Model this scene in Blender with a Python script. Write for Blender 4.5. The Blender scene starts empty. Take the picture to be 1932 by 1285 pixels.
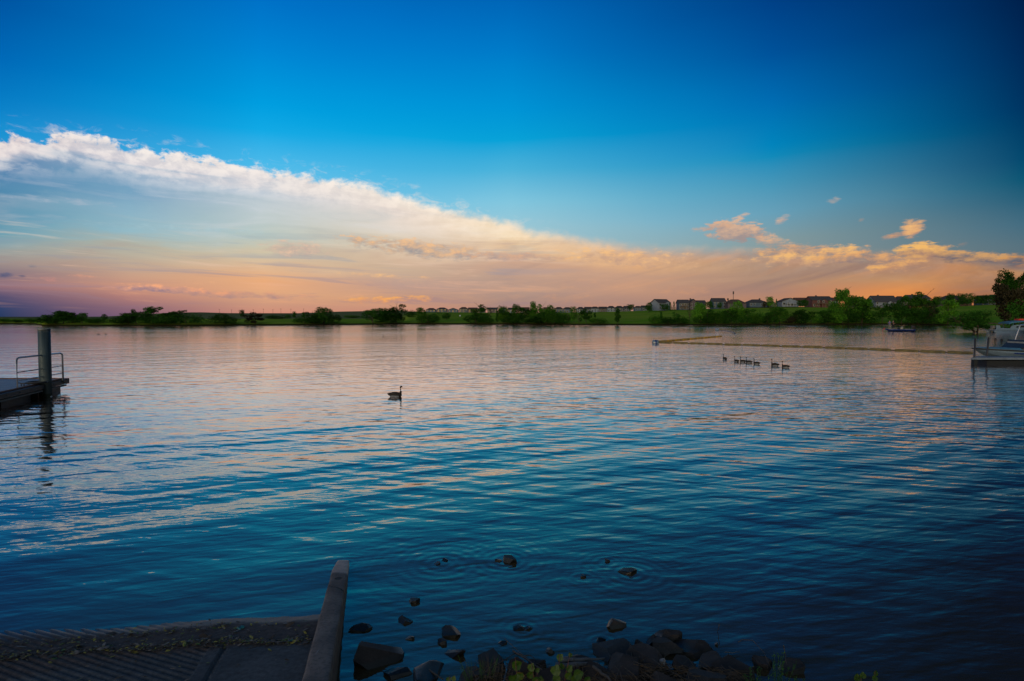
import bpy, bmesh, math, random
import numpy as np
from mathutils import Vector, Matrix, noise as mnoise
D = bpy.data
SC = bpy.context.scene
COL = SC.collection
R = math.radians

# ---------------------------------------------------------------- camera
FPX = 1073.0          # focal length in photo pixels (1932 wide)
CAMH = 3.0
PITCH = math.atan((642.5 - 598.0) / FPX)
cam_d = D.cameras.new('camera')
cam_d.sensor_width = 36.0
cam_d.lens = FPX / 1932.0 * 36.0
cam_d.clip_start = 0.05
cam_d.clip_end = 20000.0
cam = D.objects.new('camera', cam_d)
COL.objects.link(cam)
cam.location = (0, 0, CAMH)
cam.rotation_euler = (R(90) - PITCH, 0, 0)
SC.camera = cam

def ray(px, py):
    """world direction through a pixel of the photograph"""
    x = (px - 966.0) / FPX
    y = -(py - 642.5) / FPX
    c, s = math.cos(PITCH), math.sin(PITCH)
    return Vector((x, c + y * s, -s + y * c))

def at(px, py, z=0.0):
    """point where the ray through a pixel meets the level z"""
    d = ray(px, py)
    t = (z - CAMH) / d.z
    return Vector((d.x * t, d.y * t, z))

def atd(px, py, dist):
    """point on the ray at forward distance dist"""
    d = ray(px, py)
    t = dist / d.y
    return Vector((d.x * t, dist, CAMH + d.z * t))

def azel(px, py):
    d = ray(px, py)
    return math.degrees(math.atan2(d.x, d.y)), math.degrees(math.atan2(d.z, math.hypot(d.x, d.y)))

# ---------------------------------------------------------------- sun, exposure
SUN_EL, SUN_AZ = 7.0, 205.0        # low behind the camera, to the left
sun_d = D.lights.new('sun', 'SUN')
sun_d.energy = 0.55
sun_d.angle = R(14)
sun_d.color = (1.0, 0.86, 0.72)
sun = D.objects.new('sun', sun_d)
COL.objects.link(sun)
_sd = Vector((math.sin(R(SUN_AZ)) * math.cos(R(SUN_EL)), math.cos(R(SUN_AZ)) * math.cos(R(SUN_EL)), math.sin(R(SUN_EL))))
sun.rotation_euler = _sd.to_track_quat('Z', 'Y').to_euler()
SC.view_settings.view_transform = 'Standard'
SC.view_settings.look = 'None'
SC.view_settings.exposure = 0.0
SC.view_settings.gamma = 1.0
SC.cycles.use_denoising = True
SC.cycles.max_bounces = 6
SC.cycles.transparent_max_bounces = 12
SC.cycles.caustics_reflective = False
SC.cycles.caustics_refractive = False

# ---------------------------------------------------------------- node helpers
def lin(c):
    return tuple(((v / 255.0) / 12.92 if v / 255.0 <= 0.04045 else ((v / 255.0 + 0.055) / 1.055) ** 2.4) for v in c) + (1.0,)

class NT:
    def __init__(s, tree):
        s.t = tree
    def new(s, t, **k):
        n = s.t.nodes.new(t)
        for a, b in k.items():
            setattr(n, a, b)
        return n
    def put(s, sock, v):
        if isinstance(v, S):
            s.t.links.new(v.k, sock)
        elif isinstance(v, bpy.types.NodeSocket):
            s.t.links.new(v, sock)
        else:
            sock.default_value = v
    def m(s, op, *a):
        n = s.new('ShaderNodeMath', operation=op)
        for i, v in enumerate(a):
            s.put(n.inputs[i], v)
        return S(s, n.outputs[0])
    def smooth(s, v, a, b, lo=0.0, hi=1.0, kind='SMOOTHSTEP'):
        n = s.new('ShaderNodeMapRange', interpolation_type=kind)
        s.put(n.inputs['Value'], v)
        for nm, x in (('From Min', a), ('From Max', b), ('To Min', lo), ('To Max', hi)):
            s.put(n.inputs[nm], x)
        return S(s, n.outputs[0])
    def xyz(s, x, y, z=0.0):
        n = s.new('ShaderNodeCombineXYZ')
        s.put(n.inputs[0], x); s.put(n.inputs[1], y); s.put(n.inputs[2], z)
        return S(s, n.outputs[0])
    def sep(s, v):
        n = s.new('ShaderNodeSeparateXYZ')
        s.put(n.inputs[0], v)
        return [S(s, o) for o in n.outputs]
    def noise(s, vec, scale=1.0, detail=4.0, rough=0.5, dist=0.0, col=False, typ='FBM'):
        n = s.new('ShaderNodeTexNoise', noise_dimensions='3D')
        s.put(n.inputs['Vector'], vec)
        s.put(n.inputs['Scale'], scale); s.put(n.inputs['Detail'], detail)
        s.put(n.inputs['Roughness'], rough); s.put(n.inputs['Distortion'], dist)
        return S(s, n.outputs[1 if col else 0])
    def ramp(s, fac, stops, interp='LINEAR', raw=False):
        n = s.new('ShaderNodeValToRGB')
        cr = n.color_ramp
        cr.interpolation = interp
        stops = sorted(stops, key=lambda q: q[0])
        for i, (p, c) in enumerate(stops):
            e = cr.elements[i] if i < 2 else cr.elements.new(min(1, max(0, p)))
            e.position = min(1, max(0, p))
            e.color = (c if raw else lin(c)) if not isinstance(c, float) else (c, c, c, 1)
        s.put(n.inputs[0], fac)
        return S(s, n.outputs[0])
    def mix(s, f, a, b, mode='MIX'):
        n = s.new('ShaderNodeMix', data_type='RGBA', blend_type=mode)
        s.put(n.inputs[0], f)
        s.put(n.inputs[6], a); s.put(n.inputs[7], b)
        return S(s, n.outputs[2])
    def vadd(s, a, b):
        n = s.new('ShaderNodeVectorMath', operation='ADD')
        s.put(n.inputs[0], a); s.put(n.inputs[1], b)
        return S(s, n.outputs[0])
    def vscale(s, a, f):
        n = s.new('ShaderNodeVectorMath', operation='SCALE')
        s.put(n.inputs[0], a); s.put(n.inputs['Scale'], f)
        return S(s, n.outputs[0])

class S:
    def __init__(s, nt, k):
        s.nt = nt; s.k = k
    def __add__(s, o): return s.nt.m('ADD', s, o)
    __radd__ = __add__
    def __mul__(s, o): return s.nt.m('MULTIPLY', s, o)
    __rmul__ = __mul__
    def __sub__(s, o): return s.nt.m('SUBTRACT', s, o)
    def __rsub__(s, o): return s.nt.m('SUBTRACT', o, s)
    def __truediv__(s, o): return s.nt.m('DIVIDE', s, o)

# ---------------------------------------------------------------- sky (world)
W = D.worlds.new('World')
SC.world = W
W.use_nodes = True
W.node_tree.nodes.clear()
N = NT(W.node_tree)
tc = N.new('ShaderNodeTexCoord')
dx_, dy_, dz_ = N.sep(tc.outputs['Generated'])
AZ = N.m('ARCTAN2', dx_, dy_) * 57.29578
EL = N.m('ARCSINE', N.m('MINIMUM', dz_, 1.0)) * 57.29578
AZC = N.m('MAXIMUM', N.m('MINIMUM', AZ, 60.0), -60.0)

def columns(cols, value_of):
    """a set of vertical colour ramps at given azimuths, blended between them"""
    out = None
    prev = None
    for px, stops, fac in cols:
        a = azel(px, 598)[0]
        c = N.ramp(fac, [(value_of(px, y), col) for y, col in stops])
        if out is None:
            out = c
        else:
            out = N.mix(N.smooth(AZC, prev, a, kind='LINEAR'), out, c)
        prev = a
    return out

big = N.noise(N.xyz(AZ * 0.05, EL * 0.09, 3.1), 1.0, 2.0, 0.5)
elw = EL + (big - 0.5) * 2.0
ef = elw / 90.0
def vbase(px, y):
    return azel(px, y)[1] / 90.0 if y > -900 else -y / 1000.0 / 90.0
def up(a, b, c):
    return [(-38000, a), (-55000, b), (-89000, c)]
base = columns([
    (0,   [(0, (0, 82, 160)), (100, (0, 103, 182)), (200, (8, 128, 200)), (255, (25, 146, 210)), (420, (90, 175, 215)), (590, (130, 170, 190))] + up((4, 62, 120), (10, 50, 86), (14, 40, 66)), ef),
    (500, [(0, (0, 112, 198)), (100, (0, 134, 212)), (200, (0, 158, 224)), (250, (18, 170, 230)), (310, (75, 186, 234)), (420, (120, 200, 232)), (590, (160, 190, 200))] + up((6, 78, 136), (14, 62, 98), (18, 46, 70)), ef),
    (966, [(0, (0, 100, 182)), (100, (0, 122, 200)), (200, (0, 148, 214)), (260, (8, 162, 216)), (320, (75, 178, 218)), (380, (130, 198, 222)), (430, (155, 200, 214)), (590, (180, 190, 190))] + up((6, 66, 114), (14, 54, 84), (16, 40, 62)), ef),
    (1450, [(0, (0, 64, 134)), (100, (0, 82, 154)), (200, (0, 108, 178)), (280, (2, 132, 188)), (300, (18, 138, 186)), (350, (70, 150, 184)), (400, (104, 160, 184)), (450, (132, 156, 160)), (590, (150, 140, 130))] + up((6, 42, 76), (12, 36, 58), (14, 30, 48)), ef),
    (1932, [(0, (0, 28, 70)), (100, (0, 36, 82)), (200, (0, 48, 94)), (300, (0, 70, 108)), (340, (6, 84, 114)), (380, (38, 94, 120)), (430, (68, 108, 128)), (470, (88, 114, 126)), (590, (110, 100, 100))] + up((4, 18, 36), (8, 18, 32), (10, 18, 30)), ef),
], vbase)

# ---- the long cloud bank
topline = [(-400, 250), (0, 262), (90, 258), (150, 256), (250, 276), (300, 288), (420, 302), (520, 318), (640, 338), (700, 346), (760, 366), (840, 386),
           (960, 412), (1000, 424), (1100, 440), (1180, 452), (1260, 460), (1400, 460), (1500, 462), (1640, 468), (1760, 464), (1820, 470), (1932, 480), (2300, 500)]
def topel(px):
    for (x0, y0), (x1, y1) in zip(topline, topline[1:]):
        if x0 <= px <= x1:
            return azel(px, y0 + (y1 - y0) * (px - x0) / (x1 - x0))[1]
TOP = N.ramp((AZ + 60.0) / 120.0, [((azel(x, y)[0] + 60) / 120, azel(x, y)[1] / 30.0) for x, y in topline], interp='B_SPLINE') * 30.0
warpv = N.vscale(N.vadd(N.noise(N.xyz(AZ * 0.25, EL * 0.4, 9.0), 1.0, 3.0, 0.5, col=True), (-0.5, -0.5, -0.5)), 1.6)
pc = N.vadd(N.xyz(AZ, EL * 1.5, 0.0), warpv)
puff = N.noise(pc, 0.55, 9.0, 0.62)
puff2 = N.noise(N.vadd(pc, (-0.35, 0.75, 0.0)), 0.55, 5.0, 0.60)
pitch_ = N.noise(N.xyz(AZ * 0.10, EL * 0.75, 4.0), 1.0, 6.0, 0.58, 0.6)
fine = N.noise(N.xyz(AZ * 0.9, EL * 3.2, 7.0), 1.0, 5.0, 0.6, 0.3)
lit = N.smooth(puff - puff2, -0.16, 0.16)
edge_amp = N.smooth(AZ, -42.0, 10.0, 4.2, 1.2, 'LINEAR')
e = TOP - EL + (puff - 0.46) * edge_amp
bank_a = N.smooth(e, 0.0, N.smooth(AZ, -30.0, 12.0, 0.5, 1.6, 'LINEAR'))
wisp = N.smooth(N.noise(N.xyz(AZ * 0.5, EL * 1.3, 1.0), 1.0, 6.0, 0.65, 0.8), 0.50, 0.72)
tt = (EL + (pitch_ - 0.5) * 3.0 * N.smooth(EL, 1.5, 7.0) + (big - 0.5) * 1.2 * N.smooth(EL, 0.5, 4.0) + (puff - 0.5) * 1.3 * N.smooth(EL, 3.0, 10.0)) / TOP
def vbank(px, y):
    return azel(px, y)[1] / topel(px)
bank = columns([
    (0, [(262, (232, 214, 212)), (285, (218, 208, 212)), (300, (165, 180, 200)), (318, (80, 132, 176)), (365, (78, 136, 172)), (385, (122, 156, 180)), (412, (88, 146, 174)), (450, (112, 160, 176)), (475, (152, 160, 158)), (500, (158, 142, 138)), (522, (130, 114, 126)), (540, (148, 112, 122)), (558, (88, 80, 112)), (580, (50, 66, 106)), (598, (40, 58, 94))], tt),
    (250, [(274, (240, 232, 228)), (304, (224, 218, 222)), (328, (168, 188, 208)), (360, (118, 162, 192)), (400, (138, 178, 198)), (440, (148, 186, 198)), (470, (178, 180, 165)), (500, (190, 168, 148)), (522, (200, 160, 136)), (545, (205, 148, 124)), (560, (180, 128, 120)), (580, (142, 104, 116)), (598, (122, 92, 116))], tt),
    (500, [(312, (248, 236, 228)), (340, (228, 222, 222)), (362, (196, 206, 216)), (400, (192, 204, 206)), (440, (186, 200, 194)), (470, (206, 196, 170)), (500, (222, 186, 150)), (530, (234, 172, 124)), (555, (224, 168, 128)), (575, (206, 152, 126)), (592, (206, 140, 120))], tt),
    (750, [(364, (252, 238, 222)), (400, (236, 220, 208)), (430, (224, 214, 202)), (460, (226, 206, 178)), (490, (212, 182, 156)), (510, (204, 176, 150)), (540, (190, 156, 142)), (565, (206, 156, 124)), (592, (198, 140, 120))], tt),
    (966, [(412, (250, 226, 196)), (440, (250, 224, 186)), (465, (230, 196, 156)), (490, (204, 166, 142)), (520, (190, 156, 138)), (550, (178, 148, 134)), (575, (170, 136, 124)), (592, (190, 132, 116))], tt),
    (1200, [(456, (226, 190, 152)), (480, (216, 172, 138)), (500, (226, 174, 126)), (520, (198, 156, 130)), (550, (192, 148, 124)), (575, (168, 132, 120)), (592, (170, 126, 110))], tt),
    (1450, [(458, (206, 164, 134)), (480, (186, 148, 124)), (500, (170, 140, 120)), (530, (170, 136, 116)), (550, (168, 130, 114)), (570, (186, 132, 102)), (592, (186, 130, 98))], tt),
    (1700, [(466, (206, 158, 104)), (490, (172, 136, 112)), (510, (164, 130, 112)), (530, (190, 140, 98)), (550, (222, 140, 76)), (585, (220, 130, 66))], tt),
    (1932, [(480, (130, 112, 110)), (495, (118, 104, 106)), (512, (186, 130, 80)), (530, (170, 120, 86)), (555, (142, 98, 78)), (585, (130, 86, 70))], tt),
], vbank)
# self-shading of the cloud puffs: sunlit tops, greyer undersides
relief = N.smooth(EL - TOP, -3.6, -0.3) * N.smooth(AZ, -32.0, 4.0, 1.0, 0.15, 'LINEAR')
sh = N.mix(N.m('MULTIPLY', relief, 1.0 - lit) * 0.6, bank, N.mix(1.0, bank, lin((214, 222, 232)), 'MULTIPLY'))
sh = N.mix(N.m('MULTIPLY', relief, lit) * 0.45, sh, lin((252, 244, 236)))
sh = N.mix(N.smooth(pitch_, 0.5, 0.75) * N.smooth(EL, 1.0, 5.0) * 0.17, sh, N.mix(N.smooth(EL, 4.0, 9.0), lin((246, 196, 150)), lin((240, 236, 232))))
sh = N.mix(N.smooth(pitch_, 0.5, 0.25) * N.smooth(EL, 1.0, 5.0) * 0.18, sh, N.mix(N.smooth(EL, 4.0, 10.0), lin((160, 136, 140)), lin((120, 160, 190))))
c_, s__ = math.cos(R(13)), math.sin(R(13))
dst = N.noise(N.xyz((AZ * c_ + EL * s__) * 0.045, (EL * c_ - AZ * s__) * 0.42, 2.0), 1.0, 5.0, 0.55, 0.5)
rt = N.smooth(AZ, -12.0, 6.0) * N.smooth(EL, 0.0, 1.2) * N.smooth(EL, 8.0, 5.5)
sh = N.mix(N.smooth(dst, 0.50, 0.70) * rt * 0.50, sh, N.mix(N.smooth(AZ, 5.0, 32.0), lin((226, 168, 126)), lin((232, 152, 84))))
sh = N.mix(N.smooth(dst, 0.50, 0.32) * rt * 0.50, sh, N.mix(N.smooth(AZ, 5.0, 36.0), lin((150, 130, 128)), lin((132, 106, 102))))
hst = N.noise(N.xyz(AZ * 0.075, EL * 1.15 + AZ * 0.03, 6.0), 1.0, 7.0, 0.6, 0.6)
lt = N.smooth(AZ, 12.0, -4.0) * N.smooth(EL, 0.4, 1.6) * N.smooth(EL, 9.0, 6.0)
sh = N.mix(N.smooth(hst, 0.53, 0.70) * lt * 0.5, sh, N.mix(N.smooth(EL, 1.5, 7.0), lin((240, 172, 128)), lin((232, 214, 196))))
sh = N.mix(N.smooth(hst, 0.49, 0.34) * lt * 0.42, sh, N.mix(N.smooth(EL, 1.5, 7.0), lin((150, 124, 138)), lin((140, 162, 178))))
sky = N.mix(wisp * N.smooth(e, -1.4, 0.3) * N.smooth(AZ, 8.0, -6.0) * 0.5, base, lin((235, 225, 214)))
sky = N.mix(bank_a, sky, sh)

# ---- separate small clouds
def patch(px, py, rx, ry, rot, c1, c2, soft=0.5, k=2.2, op=1.0, bias=0.0):
    global sky
    a0, e0 = azel(px, py)
    degx = azel(px + 10, py)[0] - azel(px - 10, py)[0]
    degy = azel(px, py - 10)[1] - azel(px, py + 10)[1]
    rx *= degx / 20; ry *= degy / 20
    c, s_ = math.cos(R(rot)), math.sin(R(rot))
    X = AZ - a0; Y = EL - e0
    u = (X * c + Y * s_) / rx
    v = (Y * c - X * s_) / ry
    d = 1.0 - (u * u + v * v)
    m = N.smooth(d + (puff - 0.5) * k * 1.4 + (fine - 0.5) * k * 1.5 + bias, 0.0, soft * 2.0) * N.smooth(d, -1.2, 0.0) * op
    f = N.smooth(v * 0.6 + (puff - puff2) * 3.5 + (fine - 0.5) * 1.6, -0.6, 0.75, kind='LINEAR')
    sky = N.mix(m, sky, N.mix(f, lin(c2), lin(c1)))
O1, O2 = (248, 192, 122), (184, 152, 138)
patch(800, 470, 165, 19, -5, (242, 192, 142), (158, 152, 152), 0.5, 1.7, 0.95)
patch(960, 484, 120, 10, -2, (226, 176, 140), (168, 150, 148), 0.6, 1.8, 0.8)
patch(560, 470, 68, 19, -4, (232, 194, 166), (170, 158, 158), 0.6, 1.9, 0.8)
patch(1390, 437, 70, 24, -10, (222, 178, 144), (160, 144, 142), 0.35, 1.7, 0.92)
patch(1345, 428, 44, 8, 6, (226, 176, 136), (188, 156, 140), 0.6, 1.8, 0.8)
patch(1397, 411, 22, 8, 24, (242, 188, 140), (222, 172, 138), 0.6, 1.5, 0.9)
patch(1450, 455, 60, 13, -14, (226, 178, 138), (176, 150, 138), 0.7, 1.8, 0.8)
patch(1720, 430, 27, 23, 30, (244, 188, 122), (206, 150, 112), 0.5, 1.4, 0.95)
patch(1690, 444, 34, 7, 10, (220, 164, 116), (190, 140, 112), 0.7, 1.4, 0.9)
patch(1474, 415, 17, 8, 28, (232, 186, 150), (190, 160, 148), 0.8, 2.0, 0.8)
patch(1572, 378, 16, 7, 4, (214, 184, 160), (180, 160, 150), 0.9, 1.6, 0.8)
patch(1625, 415, 8, 4, 10, (180, 150, 130), (150, 140, 136), 1.0, 1.6, 0.7)
patch(1818, 461, 13, 5, 10, (220, 165, 110), (170, 130, 110), 0.9, 1.6, 0.8)
patch(1180, 488, 150, 20, -4, (246, 192, 130), (186, 152, 136), 0.7, 2.2, 0.8)
patch(1520, 474, 130, 15, -2, (226, 172, 122), (146, 126, 124), 0.5, 1.8, 0.85)
patch(1500, 490, 110, 14, -2, (246, 190, 118), (190, 150, 126), 0.6, 2.2, 0.8)
patch(1640, 488, 110, 17, -4, (232, 170, 108), (144, 124, 122), 0.5, 2.0, 0.85)
patch(1590, 470, 40, 10, 0, (246, 190, 116), (206, 160, 120), 0.5, 1.8, 0.9)
patch(1742, 474, 66, 18, 2, (248, 188, 104), (172, 132, 110), 0.4, 1.8, 0.92)
patch(1690, 503, 60, 14, 0, (240, 178, 104), (180, 136, 112), 0.8, 2.6, 0.8)
patch(1845, 486, 95, 15, -8, (212, 160, 104), (104, 100, 110), 0.4, 1.9, 0.9)
patch(1925, 492, 50, 16, 2, (210, 150, 86), (92, 92, 106), 0.6, 2.2, 0.9)
patch(1900, 506, 90, 6, 2, (140, 110, 100), (118, 98, 98), 0.8, 1.5, 0.75)
patch(300, 545, 130, 9, -2, (246, 172, 128), (136, 120, 140), 0.6, 1.8, 0.9)
patch(450, 556, 170, 9, -2, (232, 162, 124), (150, 128, 136), 0.7, 1.8, 0.85)
patch(160, 522, 40, 5, -4, (250, 176, 130), (196, 142, 128), 0.9, 2.0, 0.8)
patch(104, 527, 26, 6, -6, (226, 150, 128), (150, 120, 132), 0.9, 2.0, 0.8)
patch(385, 534, 30, 4, 0, (244, 180, 128), (210, 160, 130), 0.9, 2.0, 0.7)
patch(10, 519, 17, 6, -2, (78, 92, 128), (58, 76, 116), 0.7, 1.6, 0.9)
patch(42, 521, 10, 3, 0, (84, 92, 122), (66, 80, 114), 0.9, 1.6, 0.8)
patch(62, 502, 12, 4, 0, (98, 120, 140), (90, 108, 132), 0.9, 1.6, 0.7)
patch(790, 535, 130, 16, -3, (206, 164, 140), (178, 150, 144), 1.0, 2.4, 0.7)
patch(720, 520, 90, 5, -2, (250, 196, 132), (216, 172, 140), 0.9, 2.2, 0.8)
patch(735, 565, 110, 8, 1, (255, 178, 88), (222, 152, 110), 0.9, 2.4, 0.9)
patch(1040, 548, 190, 22, 6, (214, 160, 126), (186, 148, 132), 1.4, 2.4, 0.5)
patch(1120, 572, 110, 13, -6, (216, 148, 106), (196, 142, 116), 1.4, 2.0, 0.6)
patch(1290, 548, 90, 10, 2, (216, 156, 112), (200, 148, 120), 1.4, 2.0, 0.6)
patch(1720, 545, 260, 12, 12, (232, 152, 82), (224, 146, 84), 1.6, 1.6, 0.55)
patch(1800, 560, 160, 10, 16, (160, 118, 102), (158, 116, 102), 1.6, 1.6, 0.5)
patch(1880, 545, 110, 9, 14, (206, 138, 82), (196, 130, 82), 1.6, 1.6, 0.55)
patch(110, 378, 150, 7, 1, (184, 192, 204), (160, 180, 200), 1.2, 2.6, 0.6)
patch(330, 430, 220, 9, 1, (176, 206, 214), (150, 190, 208), 1.4, 2.8, 0.5)

# behind the camera the plain physical dusk sky lights the scene
nish = N.new('ShaderNodeTexSky', sky_type='NISHITA', sun_disc=False, sun_elevation=R(SUN_EL), sun_rotation=R(SUN_AZ))
nb = N.mix(1.0, S(N, nish.outputs[0]), (0.20, 0.20, 0.20, 1.0), 'MULTIPLY')
rear = N.smooth(N.m('ABSOLUTE', AZ), 75.0, 130.0) * N.smooth(EL, 80.0, 55.0)
sky = N.mix(rear, sky, nb)
below = N.smooth(EL, -0.6, -2.5)
sky = N.mix(below, sky, (0.02, 0.03, 0.03, 1.0))
bg = N.new('ShaderNodeBackground')
N.put(bg.inputs[0], sky)
bg.inputs[1].default_value = 1.0
wo = N.new('ShaderNodeOutputWorld')
W.node_tree.links.new(bg.outputs[0], wo.inputs[0])
W.cycles.sampling_method = 'MANUAL'
W.cycles.sample_map_resolution = 512

# ---------------------------------------------------------------- materials
def mat(name, fn):
    m = D.materials.new(name)
    m.use_nodes = True
    m.node_tree.nodes.clear()
    n = NT(m.node_tree)
    out = n.new('ShaderNodeOutputMaterial')
    sh = fn(n, m)
    m.node_tree.links.new(sh, out.inputs[0])
    return m

def principled(n, col, rough=0.8, bump=None, bstr=0.3, bdist=0.02, metal=0.0, spec=0.4, nrm=None):
    p = n.new('ShaderNodeBsdfPrincipled')
    n.put(p.inputs['Base Color'], col)
    n.put(p.inputs['Roughness'], rough)
    n.put(p.inputs['Metallic'], metal)
    n.put(p.inputs['Specular IOR Level'], spec)
    if bump is not None:
        b = n.new('ShaderNodeBump')
        b.inputs['Strength'].default_value = bstr
        b.inputs['Distance'].default_value = bdist
        n.put(b.inputs['Height'], bump)
        n.t.links.new(b.outputs[0], p.inputs['Normal'])
    return p.outputs[0]

def simple(name, c, rough=0.7, var=0.25, scale=6.0, metal=0.0, spec=0.4, bstr=0.25, bdist=0.01, coord='Object'):
    """plain paint / metal / plastic with mottled colour, faint dirt and surface relief"""
    def f(n, m):
        t = n.new('ShaderNodeTexCoord')
        v = t.outputs[coord]
        a = n.noise(v, scale, 5.0, 0.6)
        d = n.noise(v, scale * 7.0, 3.0, 0.6)
        k = n.smooth(a, 0.3, 0.7, 1.0 - var, 1.0 + var)
        cc = n.vscale(n.xyz(c[0], c[1], c[2]), k)
        return principled(n, cc, n.smooth(d, 0.3, 0.7, max(0.02, rough - 0.12), min(1.0, rough + 0.12)), a * 0.6 + d * 0.4, bstr, bdist, metal, spec)
    return mat(name, f)

# ---- water: real wave slopes computed from a height field
RINGS = [(835, 1062, .9, 1.25), (955, 1056, 1.0, .8), (1145, 1060, .6, .6), (1190, 1082, .9, .9), (1100, 1090, .7, .35), (648, 1064, .6, .35),
         (985, 1187, .9, .38), (1135, 1212, 1.3, .22), (920, 1216, .6, .22)]
def water_fn(n, m):
    geo = n.new('ShaderNodeNewGeometry')
    X, Y, _ = n.sep(geo.outputs['Position'])
    gust = n.noise(n.xyz(X * 0.035, Y * 0.035, 5.0), 1.0, 2.0, 0.5)
    calm = n.smooth(gust, 0.32, 0.66, 0.62, 1.25)
    calm = calm * n.smooth(X / n.m('MAXIMUM', Y, 1.0), -0.95, -0.1, 0.72, 1.0)
    amp_far = n.smooth(Y, 10.0, 30.0, 1.0, 0.62)
    near = n.smooth(Y, 5.0, 12.0, 0.45, 1.0)
    mid = n.smooth(Y, 12.0, 24.0, 1.0, 0.42)
    def height(ox, oy):
        x = X + ox; y = Y + oy
        def lay(rot, sx, sy, z, det=1.5, rough=0.45, dist=0.0):
            c, s_ = math.cos(R(rot)), math.sin(R(rot))
            return n.noise(n.xyz((x * c + y * s_) * sx, (y * c - x * s_) * sy, z), 1.0, det, rough, dist) - 0.5
        h = lay(30, 0.10, 0.40, 1.0, 1.0) * 0.19 * mid
        h = h + lay(26, 0.34, 1.3, 2.0, 1.2, 0.4, 0.2) * 0.104 * mid
        h = h + lay(-16, 0.7, 2.7, 3.0, 1.0, 0.45, 0.3) * 0.044
        h = h * near
        h = h + lay(14, 1.9, 6.4, 4.0, 1.5, 0.5, 0.3) * 0.0140
        h = h + lay(-6, 5.0, 16.0, 5.0, 2.0, 0.55) * 0.0030
        h = h + lay(4, 16.0, 44.0, 6.0, 1.0, 0.5) * 0.0010
        h = h * calm * amp_far * n.smooth(Y, 4.5, 9.0, 0.75, 1.0)
        for px, py, a, rad in RINGS:
            c = at(px, py)
            r = n.m('SQRT', (x - c.x) * (x - c.x) + (y - c.y) * (y - c.y))
            h = h + n.m('SINE', r * (6.2832 / (0.075 + 0.045 * rad))) * n.m('EXPONENT', r * (-2.4 / rad)) * (0.0016 * a) * n.smooth(r, 0.02, 0.12)
        return h
    eps = 0.012
    h0 = height(0.0, 0.0); hx = height(eps, 0.0); hy = height(0.0, eps)
    sx = (h0 - hx) / eps
    sy = (h0 - hy) / eps
    nv = n.new('ShaderNodeVectorMath', operation='NORMALIZE')
    n.put(nv.inputs[0], n.xyz(sx, sy, 1.0))
    NRM = nv.outputs[0]
    fr = n.new('ShaderNodeFresnel')
    fr.inputs['IOR'].default_value = 1.75
    n.t.links.new(NRM, fr.inputs['Normal'])
    gl = n.new('ShaderNodeBsdfGlossy')
    n.put(gl.inputs['Roughness'], n.smooth(Y, 7.0, 60.0, 0.025, 0.06))
    n.put(gl.inputs['Color'], n.xyz(1.0, 0.95, n.smooth(S(n, fr.outputs[0]), 0.08, 0.50, 0.70, 1.0)))
    n.t.links.new(NRM, gl.inputs['Normal'])
    df = n.new('ShaderNodeBsdfDiffuse')
    df.inputs['Color'].default_value = (0.078, 0.056, 0.028, 1)
    tr = n.new('ShaderNodeBsdfTransparent')
    tr.inputs['Color'].default_value = (0.45, 0.62, 0.66, 1)
    mx = n.new('ShaderNodeMixShader')
    mx.inputs[0].default_value = 0.45
    n.t.links.new(df.outputs[0], mx.inputs[1]); n.t.links.new(tr.outputs[0], mx.inputs[2])
    ms = n.new('ShaderNodeMixShader')
    n.put(ms.inputs[0], n.m('MINIMUM', S(n, fr.outputs[0]) * (S(n, fr.outputs[0]) * 1.0 + 1.15), 0.99))
    n.t.links.new(mx.outputs[0], ms.inputs[1]); n.t.links.new(gl.outputs[0], ms.inputs[2])
    return ms.outputs[0]
M_WATER = mat('lake_water', water_fn)

def link(name, me, parent=None, kind=None):
    o = D.objects.new(name, me)
    COL.objects.link(o)
    if parent is not None:
        o.parent = parent
    if kind:
        o['kind'] = kind
    return o

def grid_obj(name, P, material, kind=None, parent=None, smooth=True):
    """P: array (rows, cols, 3)"""
    r, c, _ = P.shape
    idx = np.arange(r * c).reshape(r, c)
    q = np.stack([idx[:-1, :-1], idx[:-1, 1:], idx[1:, 1:], idx[1:, :-1]], -1).reshape(-1, 4)
    me = D.meshes.new(name)
    me.vertices.add(r * c)
    me.vertices.foreach_set('co', P.reshape(-1).astype(np.float32))
    me.loops.add(len(q) * 4)
    me.loops.foreach_set('vertex_index', q.reshape(-1).astype(np.int32))
    me.polygons.add(len(q))
    me.polygons.foreach_set('loop_start', np.arange(0, len(q) * 4, 4, dtype=np.int32))
    me.polygons.foreach_set('loop_total', np.full(len(q), 4, dtype=np.int32))
    me.update(calc_edges=True)
    me.polygons.foreach_set('use_smooth', np.full(len(q), smooth))
    me.materials.append(material)
    return link(name, me, parent, kind)

wp = np.array([[(-3000, -60, 0), (3000, -60, 0)], [(-3000, 3500, 0), (3000, 3500, 0)]], float)
grid_obj('lake_water', wp[:, ::1], M_WATER, 'structure')

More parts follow.
